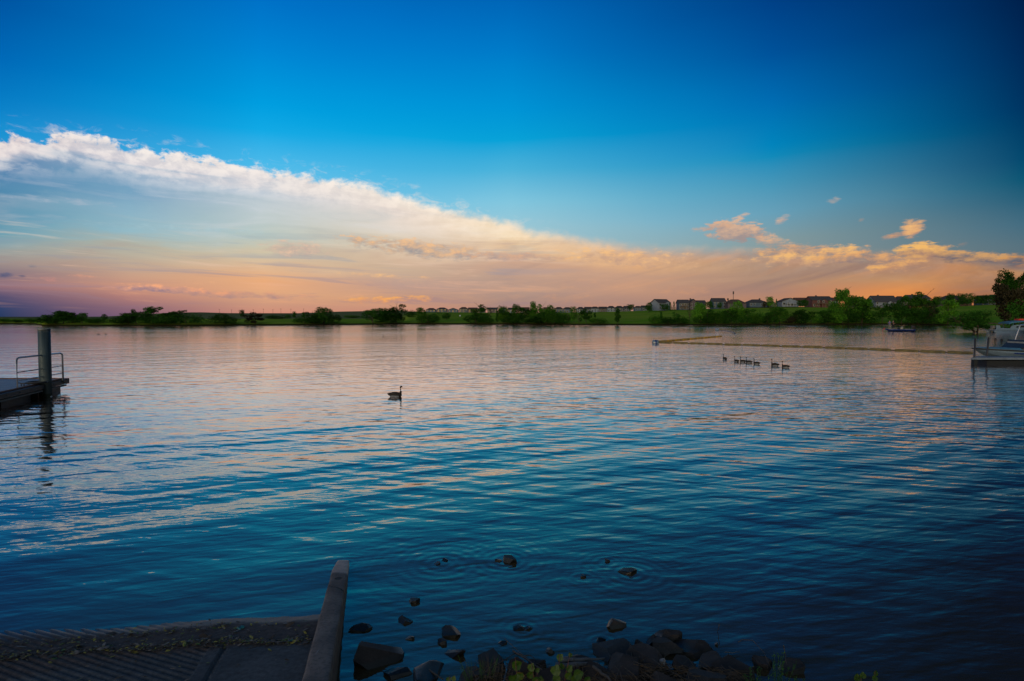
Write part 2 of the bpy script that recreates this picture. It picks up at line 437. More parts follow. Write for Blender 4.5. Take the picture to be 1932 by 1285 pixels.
# ---------------------------------------------------------------- mesh builder
class MB:
    def __init__(s):
        s.v = []; s.f = []; s.mi = []; s.cur = 0; s.sm = []; s.smooth = False
    def add(s, vs, fs, smooth=None):
        b = len(s.v)
        s.v += [tuple(v) for v in vs]
        for f in fs:
            s.f.append(tuple(b + i for i in f)); s.mi.append(s.cur); s.sm.append(s.smooth if smooth is None else smooth)
        return s
    def box(s, c, d, rot=0.0, tilt=None):
        M = Matrix.Rotation(rot, 3, 'Z')
        if tilt is not None:
            M = M @ tilt
        vs = []
        for z in (-1, 1):
            for x, y in ((-1, -1), (1, -1), (1, 1), (-1, 1)):
                vs.append(Vector(c) + M @ Vector((x * d[0] / 2, y * d[1] / 2, z * d[2] / 2)))
        return s.add(vs, [(3, 2, 1, 0), (4, 5, 6, 7), (0, 1, 5, 4), (1, 2, 6, 5), (2, 3, 7, 6), (3, 0, 4, 7)], False)
    def tube(s, pts, rad, seg=8, cap=True, smooth=True, flat=1.0):
        pts = [Vector(p) for p in pts]
        if not hasattr(rad, '__len__'):
            rad = [rad] * len(pts)
        vs = []; fs = []
        up = Vector((0, 0, 1))
        for i, p in enumerate(pts):
            t = (pts[min(i + 1, len(pts) - 1)] - pts[max(i - 1, 0)])
            t = t.normalized() if t.length > 1e-9 else Vector((0, 0, 1))
            a = t.cross(up)
            if a.length < 1e-3:
                a = t.cross(Vector((0, 1, 0)))
            a.normalize(); b = a.cross(t).normalized()
            for k in range(seg):
                w = 2 * math.pi * k / seg
                vs.append(p + a * math.cos(w) * rad[i] + b * math.sin(w) * rad[i] * flat)
        for i in range(len(pts) - 1):
            for k in range(seg):
                k2 = (k + 1) % seg
                fs.append((i * seg + k, i * seg + k2, (i + 1) * seg + k2, (i + 1) * seg + k))
        if cap:
            fs.append(tuple(range(seg - 1, -1, -1)))
            fs.append(tuple((len(pts) - 1) * seg + k for k in range(seg)))
        return s.add(vs, fs, smooth)
    def prism(s, poly, z0, z1):
        n = len(poly)
        vs = [(x, y, z0) for x, y in poly] + [(x, y, z1) for x, y in poly]
        fs = [tuple(range(n - 1, -1, -1)), tuple(range(n, 2 * n))] + [(i, (i + 1) % n, n + (i + 1) % n, n + i) for i in range(n)]
        return s.add(vs, fs, False)
    def loft(s, rings, smooth=True, caps=True):
        n = len(rings[0]); vs = []; fs = []
        for r in rings: vs += r
        for i in range(len(rings) - 1):
            for k in range(n):
                k2 = (k + 1) % n
                fs.append((i * n + k, i * n + k2, (i + 1) * n + k2, (i + 1) * n + k))
        if caps:
            fs.append(tuple(range(n - 1, -1, -1))); fs.append(tuple((len(rings) - 1) * n + k for k in range(n)))
        return s.add(vs, fs, smooth)
    def ball(s, c, r, u=12, v=8):
        c = Vector(c)
        if not hasattr(r, '__len__'): r = (r, r, r)
        rings = []
        for i in range(v + 1):
            ph = -math.pi / 2 + math.pi * i / v
            cr = max(0.02, math.cos(ph))
            rings.append([c + Vector((math.cos(2 * math.pi * k / u) * cr * r[0], math.sin(2 * math.pi * k / u) * cr * r[1], math.sin(ph) * r[2])) for k in range(u)])
        return s.loft(rings)
    def build(s, name, mats, parent=None, kind=None, loc=None):
        me = D.meshes.new(name)
        me.from_pydata(s.v, [], s.f)
        if not isinstance(mats, (list, tuple)): mats = [mats]
        for m in mats: me.materials.append(m)
        me.polygons.foreach_set('material_index', s.mi)
        me.polygons.foreach_set('use_smooth', s.sm)
        me.validate(); me.update()
        o = link(name, me, parent, kind)
        if loc is not None: o.location = loc
        return o

def tag(o, label, cat, group=None):
    o['label'] = label; o['category'] = cat
    if group: o['group'] = group
    return o

def thing(name, label, cat, loc=(0, 0, 0), rz=0.0, group=None):
    o = D.objects.new(name, None)
    o.empty_display_size = 0.3
    COL.objects.link(o)
    o.location = loc; o.rotation_euler = (0, 0, rz)
    return tag(o, label, cat, group)

def interp(tab, x):
    if x <= tab[0][0]: return tab[0][1]
    for (a, b), (c, d) in zip(tab, tab[1:]):
        if x <= c: return b + (d - b) * (x - a) / (c - a)
    return tab[-1][1]

# ---------------------------------------------------------------- terrain: one sheet, bed + banks + hills
SHORE = [(-400, 611.5), (0, 611.5), (66, 612.0), (82, 615.4), (370, 615.0), (480, 614.3), (640, 613.2), (760, 612.0), (960, 612.5), (1140, 613.5),
         (1300, 613.6), (1640, 612.3), (1740, 613.2), (1800, 614.5), (1850, 617.5), (1900, 623), (1945, 630), (2300, 690)]
RIDGE = [(-400, 599), (0, 597.6), (110, 597.8), (200, 597.2), (260, 593.5), (320, 590.6), (380, 589.6), (430, 591.0), (560, 591.2), (640, 588.2), (750, 586.4), (800, 588.5), (870, 589.5),
         (1000, 590.5), (1100, 589.5), (1180, 587.5), (1230, 585.0), (1300, 583.5), (1400, 580.0), (1500, 578.5), (1600, 579.0), (1700, 580.0), (1800, 577.5), (1860, 575.0), (2300, 575)]
RDIST = [(-400, 900), (0, 900), (640, 900), (780, 680), (1180, 640), (1260, 430), (2300, 400)]
NEAR = [(-60, 5.2), (-8, 5.0), (-1.75, 4.9), (-1.3, 3.9), (-0.7, 4.2), (-0.3, 4.45), (0.2, 4.62), (1.0, 4.75), (1.5, 4.75), (2.0, 4.6), (2.6, 4.3), (3.4, 4.15), (5, 4.0), (60, 2.0)]
def gheight(x, y):
    yn = interp(NEAR, x)
    if y < yn:
        h = (yn - y) * 0.30
        h = h if h < 1.2 else 1.2 + (1 - math.exp(-(h - 1.2) / 2.0)) * 1.5
        if y < 5.3:
            h += (mnoise.noise(Vector((x * 1.6, y * 1.6, 0))) * 0.05 + mnoise.noise(Vector((x * 5, y * 5, 2))) * 0.02) * min(1, (yn - y) * 2)
        if x < -1.45:
            h = -0.4 if y > -6 else h
        return h
    if y <= 0.5: return -0.4
    px = 966 + 1073 * x / y
    d0 = 1073 * CAMH / (interp(SHORE, px) - 598.0)
    if y < d0:
        dn = (y - yn)
        return -min(2.6, 0.03 + dn * 0.20, max(0.02, (d0 - y) * 0.12))
    dr = interp(RDIST, px)
    hr = CAMH + (598.0 - interp(RIDGE, px)) / 1073.0 * dr
    t = (y - d0) / (dr - d0)
    if dr > 700:
        m = 1.0 + 0.6 * min(1, (y - d0) / 90)
        k = max(0.0, min(1.0, (y - 330) / (dr - 330)))
        h = m + (hr - m) * (k * k * (3 - 2 * k)) if y > 330 else m
        h = min(h, 0.25 + (y - d0) * 0.35) if y - d0 < 4 else h
    else:
        t = max(0, min(1, t))
        tt_ = t ** 0.9
        h = 0.7 + (hr - 0.7) * tt_
        h = min(h, 0.15 + (y - d0) * 0.3) if y - d0 < 3 else h
    if y > dr:
        h = hr - (y - dr) * 0.006
    h += mnoise.noise(Vector((x * 0.012, y * 0.012, 0))) * 0.5 * min(1, (y - d0) / 60) * (1.0 if y < dr * 0.9 else 0.3)
    return h

def ground_fn(n, m):
    geo = n.new('ShaderNodeNewGeometry')
    P = geo.outputs['Position']
    X, Y, Z = n.sep(P)
    a = n.noise(n.xyz(X * 0.02, Y * 0.008, 0.0), 1.0, 4.0, 0.6)
    b = n.noise(n.xyz(X * 0.25, Y * 0.09, 2.0), 1.0, 5.0, 0.65)
    c = n.noise(P, 9.0, 5.0, 0.6)
    grass = n.mix(n.smooth(a, 0.35, 0.65), (0.085, 0.220, 0.014, 1), (0.165, 0.260, 0.025, 1))
    grass = n.mix(n.smooth(b, 0.40, 0.68) * 0.7, grass, (0.170, 0.200, 0.045, 1))
    hill = n.mix(n.smooth(b, 0.3, 0.7), (0.090, 0.115, 0.055, 1), (0.125, 0.145, 0.075, 1))
    col = n.mix(n.smooth(Y, 330.0, 420.0) * n.smooth(X, -60.0, -110.0), grass, hill)
    dirt = n.mix(n.smooth(c, 0.35, 0.7), (0.020, 0.016, 0.013, 1), (0.055, 0.042, 0.032, 1))
    col = n.mix(n.smooth(Z + (c - 0.5) * 0.3, 0.75, 0.35), col, (0.030, 0.032, 0.014, 1))
    near = n.smooth(Y, 30.0, 12.0)
    col = n.mix(near, col, dirt)
    return principled(n, col, 1.0, c, 0.8, 0.03, spec=0.0)
M_GROUND = mat('meadow_and_bank_soil', ground_fn)

def build_ground():
    rr = [0.0, 1, 2, 2.6] + list(np.arange(3.0, 7.5, 0.09)) + list(np.geomspace(7.6, 60, 26)) + list(np.geomspace(64, 1000, 110)) + [1150, 1400, 1900, 2700, 4000, 6500]
    az = list(np.arange(-180, -50, 3.0)) + list(np.arange(-50, 50, 0.3)) + list(np.arange(50, 181, 3.0))
    az[-1] = 180.0
    P = np.zeros((len(rr), len(az), 3))
    for i, r in enumerate(rr):
        for j, a in enumerate(az):
            x, y = r * math.sin(R(a)), r * math.cos(R(a))
            P[i, j] = (x, y, gheight(x, y))
    P[:, -1] = P[:, 0]
    return grid_obj('ground', P[:, ::-1], M_GROUND, 'structure')
ground = build_ground()

# ---------------------------------------------------------------- trees
def leaf_fn(base, warm):
    def f(n, m):
        oi = n.new('ShaderNodeObjectInfo')
        tc_ = n.new('ShaderNodeTexCoord')
        geo = n.new('ShaderNodeNewGeometry')
        a = n.noise(tc_.outputs['Object'], 5.0, 3.0, 0.6)
        r = S(n, oi.outputs['Random'])
        col = n.mix(n.smooth(a, 0.3, 0.7), base, warm)
        col = n.vscale(col, 0.6 + r * 0.75)
        ri = S(n, geo.outputs['Random Per Island'])
        col = n.vscale(col, 0.65 + ri * 0.7)
        d = n.new('ShaderNodeBsdfDiffuse'); n.put(d.inputs[0], col)
        t = n.new('ShaderNodeBsdfTranslucent'); n.put(t.inputs[0], col)
        mx = n.new('ShaderNodeMixShader'); mx.inputs[0].default_value = 0.3
        n.t.links.new(d.outputs[0], mx.inputs[1]); n.t.links.new(t.outputs[0], mx.inputs[2])
        return mx.outputs[0]
    return f
M_LEAF = mat('green_foliage', leaf_fn((0.024, 0.100, 0.012, 1), (0.060, 0.170, 0.018, 1)))
M_LEAFD = mat('dark_foliage', leaf_fn((0.014, 0.055, 0.010, 1), (0.032, 0.110, 0.014, 1)))
M_LEAFL = mat('yellow_green_foliage', leaf_fn((0.036, 0.145, 0.014, 1), (0.078, 0.205, 0.018, 1)))
M_LEAFB = mat('brown_foliage', leaf_fn((0.026, 0.024, 0.016, 1), (0.045, 0.045, 0.024, 1)))
M_BARK = simple('tree_bark', (0.045, 0.036, 0.028), 0.9, 0.3, 3.0, bstr=0.5)

def leaves(mb, lobes, count, size, rnd, hollow=0.55):
    w = [l[3] * l[4] * l[5] for l in lobes]
    tot = sum(w)
    for l, wi in zip(lobes, w):
        for _ in range(int(count * wi / tot)):
            while True:
                d = Vector((rnd.gauss(0, 1), rnd.gauss(0, 1), rnd.gauss(0, 1)))
                if d.length > 1e-3: break
            d.normalize()
            rad = rnd.uniform(hollow, 1.0) ** 0.7 * (1.0 + 0.28 * mnoise.noise(Vector((d.x * 2.2 + l[0] * 9, d.y * 2.2, d.z * 2.2 + l[2] * 7))) + (0.12 if rnd.random() < 0.12 else 0))
            c = Vector((l[0] + d.x * rad * l[3], l[1] + d.y * rad * l[4], l[2] + d.z * rad * l[5]))
            if c.z < 0.005: c.z = rnd.uniform(0.005, 0.05)
            s_ = size * rnd.uniform(0.55, 1.3)
            u = Vector((rnd.gauss(0, 1), rnd.gauss(0, 1), rnd.gauss(0, 0.6))).normalized()
            v = u.cross(Vector((rnd.gauss(0, 1), rnd.gauss(0, 1), rnd.gauss(0, 1)))).normalized()
            mb.add([c - u * s_, c + v * s_ * 0.55, c + u * s_, c - v * s_ * 0.6], [(0, 1, 2, 3)], False)

def limbs(mb, rnd, n, h0, h1, spread, r0=0.022, sub=2, top=0.9):
    mb.tube([(0, 0, -0.03), (rnd.uniform(-.02, .02), 0, h0), (rnd.uniform(-.04, .04), rnd.uniform(-.04, .04), (h0 + top) / 2), (rnd.uniform(-.05, .05), 0, top)], [r0 * 1.5, r0, r0 * 0.6, r0 * 0.12], 6)
    for i in range(n):
        z = h0 + (h1 - h0) * (i + rnd.random()) / n
        a = rnd.uniform(0, 6.283)
        L = spread * rnd.uniform(0.6, 1.0)
        d = Vector((math.cos(a), math.sin(a), rnd.uniform(0.5, 1.3)))
        p0 = Vector((0, 0, z)); p1 = p0 + d * L * 0.45; p2 = p1 + Vector((d.x, d.y, d.z * 0.7)) * L * 0.5
        mb.tube([p0, p1, p2], [r0 * 0.5, r0 * 0.3, r0 * 0.08], 4)
        for k in range(sub):
            b = p0.lerp(p2, rnd.uniform(0.35, 0.9))
            e = b + Vector((rnd.gauss(0, .5), rnd.gauss(0, .5), rnd.uniform(0.1, 0.8))) * L * 0.4
            mb.tube([b, b.lerp(e, .5) + Vector((0, 0, .01)), e], [r0 * 0.2, r0 * 0.12, r0 * 0.04], 3)

TREES = {}
def tree_mesh(kind, var):
    key = (kind, var)
    if key in TREES: return TREES[key]
    rnd = random.Random(hash_(kind) * 13 + var)
    cr = MB(); tr = MB()
    U = rnd.uniform
    if kind == 'round':
        lobes = [(0, 0, .56, .36, .36, .38)] + [(U(-.3, .3), U(-.3, .3), U(.25, .86), U(.14, .22), U(.14, .22), U(.12, .18)) for _ in range(11)]
        leaves(cr, lobes, 2800, .027, rnd); limbs(tr, rnd, 6, .14, .6, .3)
    elif kind == 'bush':
        lobes = [(U(-.32, .32), U(-.3, .3), U(.2, .62), U(.16, .26), U(.16, .26), U(.2, .34)) for _ in range(10)] + [(0, 0, .3, .42, .4, .3)]
        leaves(cr, lobes, 2400, .028, rnd); limbs(tr, rnd, 8, .04, .5, .35, .014, top=.8)
    elif kind == 'upright':
        lobes = [(U(-.14, .14), U(-.14, .14), .2 + .72 * i / 9, U(.2, .34) * (1.05 - .05 * i), U(.2, .3), U(.10, .15)) for i in range(10)]
        leaves(cr, lobes, 2400, .034, rnd); limbs(tr, rnd, 7, .1, .7, .3)
    elif kind == 'clump':
        lobes = [(U(-.35, .35), U(-.3, .3), z, U(.12, .2), U(.12, .2), U(.09, .15)) for z in [U(.12, .92) for _ in range(20)]]
        leaves(cr, lobes, 3000, .030, rnd, .3); limbs(tr, rnd, 12, .05, .8, .42, .016)
    elif kind == 'airy':
        lobes = [(U(-.4, .4), U(-.3, .3), U(.5, .95), U(.09, .15), U(.09, .15), U(.05, .09)) for _ in range(12)]
        leaves(cr, lobes, 800, .024, rnd, .3); limbs(tr, rnd, 12, .2, .7, .5, .014)
    elif kind == 'bare':
        lobes = [(U(-.3, .3), U(-.3, .3), U(.3, .95), .18, .18, .12) for _ in range(8)]
        leaves(cr, lobes, 420, .018, rnd, .1); limbs(tr, rnd, 30, .08, .9, .36, .013, 5)
    elif kind == 'spruce':
        for i in range(14):
            z = .06 + .9 * i / 14; rr_ = .5 * (1 - z) + .03
            lobes = [(math.cos(a) * rr_ * .6, math.sin(a) * rr_ * .6, z, rr_ * .5, rr_ * .5, .03) for a in [U(0, 6.28) for _ in range(6)]]
            leaves(cr, lobes, 130, .028, rnd, .2)
        limbs(tr, rnd, 2, .05, .1, .05, .02, 0, .97)
    elif kind == 'overhang':
        lobes = [(U(-.42, .3), U(-.25, .25), U(.4, .85), U(.12, .2), U(.12, .2), U(.10, .18)) for _ in range(16)] + [(U(-.45, .5), U(-.2, .2), U(.18, .42), .12, .12, .12) for _ in range(16)] + [(0, 0, .62, .36, .3, .26)]
        leaves(cr, lobes, 6000, .020, rnd, .3)
        for a, b in ((-.12, .1), (.05, -.05), (.2, .12), (-.3, 0)):
            tr.tube([(0.12, 0, -.04), (a * .5 + .1, b * .5, .25), (a, b, .55), (a * 1.5, b, .75)], [.02, .014, .009, .002], 6)
            for q in range(6):
                tr.tube([(a * .8, b * .8, .4), (a + U(-.2, .2), b, .6), (a + U(-.35, .35), b + U(-.2, .2), .7)], [.006, .004, .001], 4)
    elif kind == 'cottonwood':
        lobes = [(U(-.38, .38), U(-.3, .3), U(.5, .96), U(.09, .16), U(.09, .16), U(.06, .10)) for _ in range(34)]
        leaves(cr, lobes, 7500, .020, rnd, .2); limbs(tr, rnd, 26, .12, .8, .45, .02, 4)
    cm = cr.build('crown', M_LEAF); tm = tr.build('trunk', M_BARK)
    COL.objects.unlink(cm); COL.objects.unlink(tm)
    TREES[key] = (cm.data, tm.data)
    D.objects.remove(cm); D.objects.remove(tm)
    return TREES[key]
def hash_(s): return sum((i + 1) * ord(c) for i, c in enumerate(s))

LEAFM = {'g': M_LEAF, 'd': M_LEAFD, 'l': M_LEAFL, 'b': M_LEAFB}
_tn = [0]
def tree(px, base, top, w, kind, col, label, dist=None, group='trees and bushes along the far shore', name=None, depth=1.0):
    """px centre, base and top rows, width in photo pixels"""
    if dist is None:
        sh = interp(SHORE, px)
        d0 = 1073 * CAMH / (sh - 598.0)
        if base >= sh - 0.7: dist = d0 + 1.5
        else:
            dist = d0 + 2
            lim = interp(RDIST, px)
            while dist < lim:            # walk up the slope until the ground shows at that row
                g = gheight((px - 966) / 1073 * dist, dist)
                if 598 + (CAMH - g) / dist * 1073 <= base: break
                dist += 3
    x = (px - 966) / 1073 * dist
    z = gheight(x, dist)
    z = max(z, -0.15)
    ht = CAMH + (598 - top) / 1073 * dist - z
    wd = w / 1073 * dist
    _tn[0] += 1
    cm, tm = tree_mesh(kind, _tn[0] % 3)
    nm = name or {'bush': 'bush', 'clump': 'bush', 'spruce': 'spruce_tree', 'bare': 'bare_tree', 'upright': 'poplar_tree'}.get(kind, 'broadleaf_tree')
    catn = 'bush' if nm == 'bush' else 'tree'
    t = thing(nm, label, catn, (x, dist, z), _tn[0] * 2.4 if kind not in ('overhang',) else 0, group)
    if kind in ('bush', 'clump'): wd *= 1.25; ht *= 1.2
    elif kind in ('round', 'upright'): wd *= 1.2; ht *= 1.04
    t.scale = (wd, wd * depth, ht)
    mkey = (cm.name, col)
    if mkey not in TREES:
        c2 = cm.copy(); c2.materials.clear(); c2.materials.append(LEAFM[col]); TREES[mkey] = c2
    link('crown', TREES[mkey], t); link('trunk', tm, t)
    return t

T = tree
L_ = [
 (8, 611.4, 601, 22, 'bush', 'd', 'low dark bush at the far left edge of the distant bank'),
 (33, 611.4, 602, 20, 'bush', 'd', 'low dark bush behind the dock railing on the distant left bank'),
 (58, 611.6, 600.5, 20, 'bush', 'd', 'low dark bush just left of the steel pile on the distant bank'),
 (92, 615, 597, 46, 'bush', 'd', 'low spreading bush behind the top of the steel pile'),
 (120, 614.5, 586.5, 34, 'round', 'd', 'tallest dark tree of the leftmost clump, right of the steel pile'),
 (137, 613, 591, 32, 'bush', 'd', 'dark bush joining the two taller trees of the leftmost clump'),
 (155, 613, 590, 22, 'round', 'd', 'rounded dark tree at the right end of the leftmost clump'),
 (175, 612, 600, 24, 'bush', 'd', 'low hedge like bush right of the leftmost clump of trees'),
 (198, 606, 592, 12, 'round', 'd', 'small lone tree standing before the low left hill'),
 (228, 615, 598, 40, 'bush', 'd', 'low bush at the left end of the long shoreline thicket'),
 (253, 614, 584.5, 16, 'upright', 'd', 'thin tree poking out of the long shoreline thicket on its left half'),
 (258, 615, 591, 48, 'clump', 'd', 'mid height bush under the thin tree in the long thicket'),
 (290, 614.5, 583, 34, 'clump', 'd', 'tallest ragged bush in the middle of the long shoreline thicket'),
 (312, 615, 592, 50, 'bush', 'd', 'dense bush right of the ragged tall one in the long thicket'),
 (340, 614, 584.5, 26, 'airy', 'd', 'see-through flat topped tree rising behind the long thicket'),
 (351, 615, 591, 54, 'bush', 'd', 'broad bush at the right end of the long shoreline thicket'),
 (242, 615, 595, 30, 'clump', 'd', 'ragged dark shrub between the first two bushes of the long thicket'),
 (278, 615, 592, 36, 'bush', 'd', 'dark bush at the left foot of the ragged tall thicket bush'),
 (330, 615, 591, 36, 'clump', 'd', 'rough dark shrub under the see-through flat topped tree'),
 (105, 614.8, 592, 34, 'clump', 'd', 'rough shrub at the left foot of the tallest leftmost clump tree'),
 (128, 614, 590, 30, 'clump', 'd', 'rough shrub filling the middle of the leftmost clump'),
 (186, 612, 599, 26, 'bush', 'd', 'low dark bush between the leftmost clump and the lone tree'),
 (590, 613.6, 592, 34, 'clump', 'd', 'rough shrub left behind the big domed tree'),
 (716, 613, 588, 30, 'bush', 'd', 'dark bush joining the left and middle trees of the dense trio'),
 (738, 613, 588, 30, 'bush', 'd', 'dark bush joining the middle and right trees of the dense trio'),
 (955, 612.8, 589, 34, 'clump', 'd', 'rough shrub at the foot of the light green tree'),
 (1030, 613, 588, 36, 'clump', 'd', 'rough dark shrub inside the right half of the central grove'),
 (1062, 613.2, 592, 30, 'bush', 'd', 'low dark bush at the right foot of the central grove'),
 (1335, 613.2, 589, 30, 'clump', 'd', 'rough shrub right under the bright green round tree'),
 (1380, 613.2, 586, 30, 'clump', 'd', 'rough shrub left under the tree by the tall pole'),
 (1410, 613.2, 587, 30, 'clump', 'd', 'rough shrub right under the tree by the tall pole'),
 (1460, 613, 588, 30, 'clump', 'd', 'rough shrub at the left foot of the rounded green tree'),
 (1519, 612.8, 588, 34, 'clump', 'd', 'rough dark shrub left below the brick house'),
 (1562, 612.8, 588, 30, 'clump', 'd', 'rough dark shrub right below the brick house'),
 (1625, 612.6, 578, 40, 'clump', 'd', 'rough dark shrub right under the broad green tree'),
 (1700, 612.6, 578, 36, 'clump', 'd', 'rough dark shrub above the outboard of the fishing boat'),
 (1730, 613, 586, 40, 'bush', 'd', 'dark low bush right above the fishing boat stern'),
 (1752, 613.2, 582, 34, 'clump', 'd', 'rough dark shrub left of the grey leafless mass'),
 (425, 614.8, 592, 50, 'bush', 'd', 'lone broad dark bush right of the long thicket'),
 (457, 600, 584.5, 10, 'round', 'd', 'small round tree on the skyline above the meadow'),
 (481, 614.6, 592.5, 30, 'clump', 'b', 'brownish shrub right of the lone broad dark bush'),
 (520, 602, 594.5, 34, 'bush', 'd', 'long low bush in the middle of the left meadow'),
 (544, 601, 593, 12, 'bush', 'd', 'narrow bush in the left meadow beside a slim tree'),
 (556, 600, 588, 9, 'upright', 'd', 'slim pointed tree in the left meadow'),
 (573, 600, 590, 8, 'upright', 'd', 'slim tree just left of the big domed shore tree'),
 (575, 613.8, 597, 36, 'bush', 'd', 'low bush at the left foot of the big domed tree'),
 (611, 613, 579, 42, 'round', 'd', 'big domed tree alone on the left part of the far shore'),
 (598, 613.8, 595, 40, 'bush', 'd', 'bush in front of the big domed tree'),
 (630, 613.5, 593, 26, 'bush', 'd', 'bush at the right foot of the big domed tree'),
 (666, 600, 594, 32, 'bush', 'g', 'long low bush in the meadow right of the big domed tree'),
 (704, 612.8, 585.5, 36, 'clump', 'd', 'left tree of the dense trio left of the lone goose'),
 (727, 612.6, 583, 26, 'upright', 'd', 'middle tree of the dense trio above the lone goose'),
 (748, 612.6, 580, 34, 'clump', 'd', 'right and tallest tree of the dense trio above the lone goose'),
 (776, 598.5, 586, 26, 'bush', 'd', 'dark bushy mass on the slope right of the dense trio'),
 (796, 611, 580, 22, 'round', 'g', 'green tree at the left end of the far house row'),
 (807, 612.2, 590, 46, 'bush', 'd', 'dark broad bush under the first far houses'),
 (842, 604, 590, 18, 'round', 'd', 'small round tree in the meadow under the far houses'),
 (898, 612.4, 594, 42, 'bush', 'd', 'very dark rounded bush below the middle of the far house row'),
 (906, 608, 580, 30, 'clump', 'd', 'dark tree standing in front of the far house row'),
 (918, 612.4, 594, 28, 'bush', 'd', 'dark bush right of the very dark rounded one'),
 (924, 610, 580, 14, 'bare', 'b', 'thin grey half bare tree beside the dark rounded bushes'),
 (938, 611, 586, 8, 'upright', 'd', 'very slim dark tree before the bright gap of meadow'),
 (951, 611, 576, 26, 'round', 'l', 'light green tree right of the bright meadow gap'),
 (968, 612.6, 594, 44, 'bush', 'd', 'low dark bush under the light green tree'),
 (975, 611, 573, 24, 'round', 'g', 'tall green tree second from the left in the central grove'),
 (1006, 611, 571, 20, 'upright', 'g', 'tallest tree of the central grove with a blocky top'),
 (990, 612.8, 585, 40, 'clump', 'd', 'dark undergrowth bush between the two tallest central grove trees'),
 (1022, 612, 580, 22, 'clump', 'g', 'mid height tree right of the blocky topped one'),
 (1039, 611, 574.5, 22, 'round', 'g', 'pointed round tree at the right of the central grove'),
 (1046, 612.8, 586, 44, 'bush', 'g', 'broad green bush closing the central grove on the right'),
 (1016, 613.2, 594, 50, 'bush', 'd', 'long low bush at the waterline of the central grove'),
 (1072, 613.2, 590, 10, 'bare', 'b', 'grey bare sapling right of the central grove'),
 (1083, 612, 578, 15, 'round', 'g', 'slender green tree in front of the distant roofs'),
 (1092, 613, 593, 26, 'bare', 'b', 'grey leafless shrub under the slender green tree'),
 (1106, 613, 587, 22, 'clump', 'd', 'ragged dark shrub right of the slender green tree'),
 (1128, 613.4, 600, 30, 'bush', 'g', 'low flat bush on the open shore before the lone poplar'),
 (1122, 600, 590, 6, 'upright', 'd', 'tiny dark sapling below the distant roofs'),
 (1165, 613.4, 582, 14, 'upright', 'd', 'lone slim poplar standing at the waterline'),
 (1190, 587, 574, 14, 'round', 'd', 'dark round tree on the ridge left of the white angled house'),
 (1235, 613, 592, 26, 'bush', 'g', 'green bush at the left end of the right hand shore thicket'),
 (1247, 606, 588, 8, 'upright', 'd', 'small pointed tree behind the left end of the right hand thicket'),
 (1260, 613.2, 598, 34, 'bush', 'd', 'low bush second in the right hand shore thicket'),
 (1276, 611, 592, 14, 'clump', 'd', 'small ragged shrub left of the bare brown tree'),
 (1287, 613.4, 597, 28, 'bush', 'd', 'low dark bush at the foot of the bare brown tree'),
 (1300, 612.8, 571, 20, 'bare', 'b', 'bare brown tree beside the bright green round tree'),
 (1320, 612.8, 570, 30, 'round', 'l', 'bright green round tree left of the tall pole'),
 (1322, 613.4, 592, 34, 'bush', 'd', 'dark bush under the bright green round tree'),
 (1349, 613.2, 586, 34, 'bush', 'g', 'green bush right of the bright green round tree'),
 (1368, 613.4, 589, 30, 'bush', 'd', 'dark bush left below the tree under the tall pole'),
 (1389, 611, 567, 32, 'round', 'l', 'bright green tree directly under the tall pole'),
 (1396, 613.2, 590, 34, 'bush', 'd', 'dark bush under the bright green tree by the pole'),
 (1423, 613, 588, 36, 'bush', 'g', 'green bush right of the tree under the pole'),
 (1447, 613, 591, 30, 'bush', 'd', 'dark low bush before the meadow gap below the blue grey house'),
 (1471, 612, 579, 38, 'round', 'g', 'rounded green tree above the far geese'),
 (1487, 613, 596, 26, 'bush', 'b', 'greyish bush right of the rounded green tree'),
 (1508, 612.8, 587, 36, 'bush', 'd', 'dark dome shaped bush below the white gabled house'),
 (1530, 612.8, 590, 30, 'bush', 'g', 'green bush below the brick house'),
 (1552, 612.8, 591, 30, 'bush', 'd', 'dark bush left of the tall thicket trees'),
 (1573, 612.6, 583, 34, 'bush', 'l', 'light green bush at the left foot of the tall thicket trees'),
 (1589, 610, 554, 34, 'clump', 'g', 'tallest knobbly green tree between the brick and white houses'),
 (1577, 611, 566, 30, 'round', 'g', 'green shoulder tree left of the tallest knobbly tree'),
 (1614, 611, 566, 44, 'clump', 'g', 'broad green tree right of the tallest knobbly tree'),
 (1600, 612.8, 585, 44, 'bush', 'd', 'dark bush under the tallest knobbly tree'),
 (1640, 612.4, 580, 40, 'bush', 'd', 'dark rounded bush left below the large white house'),
 (1664, 611, 578, 26, 'clump', 'd', 'dark shrub in front of the large white house'),
 (1714, 612.4, 566, 42, 'clump', 'd', 'dark tall bush behind the fishing boat motor'),
 (1742, 612, 561, 40, 'clump', 'g', 'tall ragged tree right of the fishing boat'),
 (1762, 613, 574, 30, 'bare', 'b', 'grey leafless shrub mass right of the fishing boat'),
 (1788, 613, 572, 34, 'clump', 'l', 'yellow green bush left of the overhanging dark tree'),
 (1776, 613.4, 590, 30, 'bush', 'g', 'low green bush under the yellow green one'),
]
for a in L_:
    tree(*a)
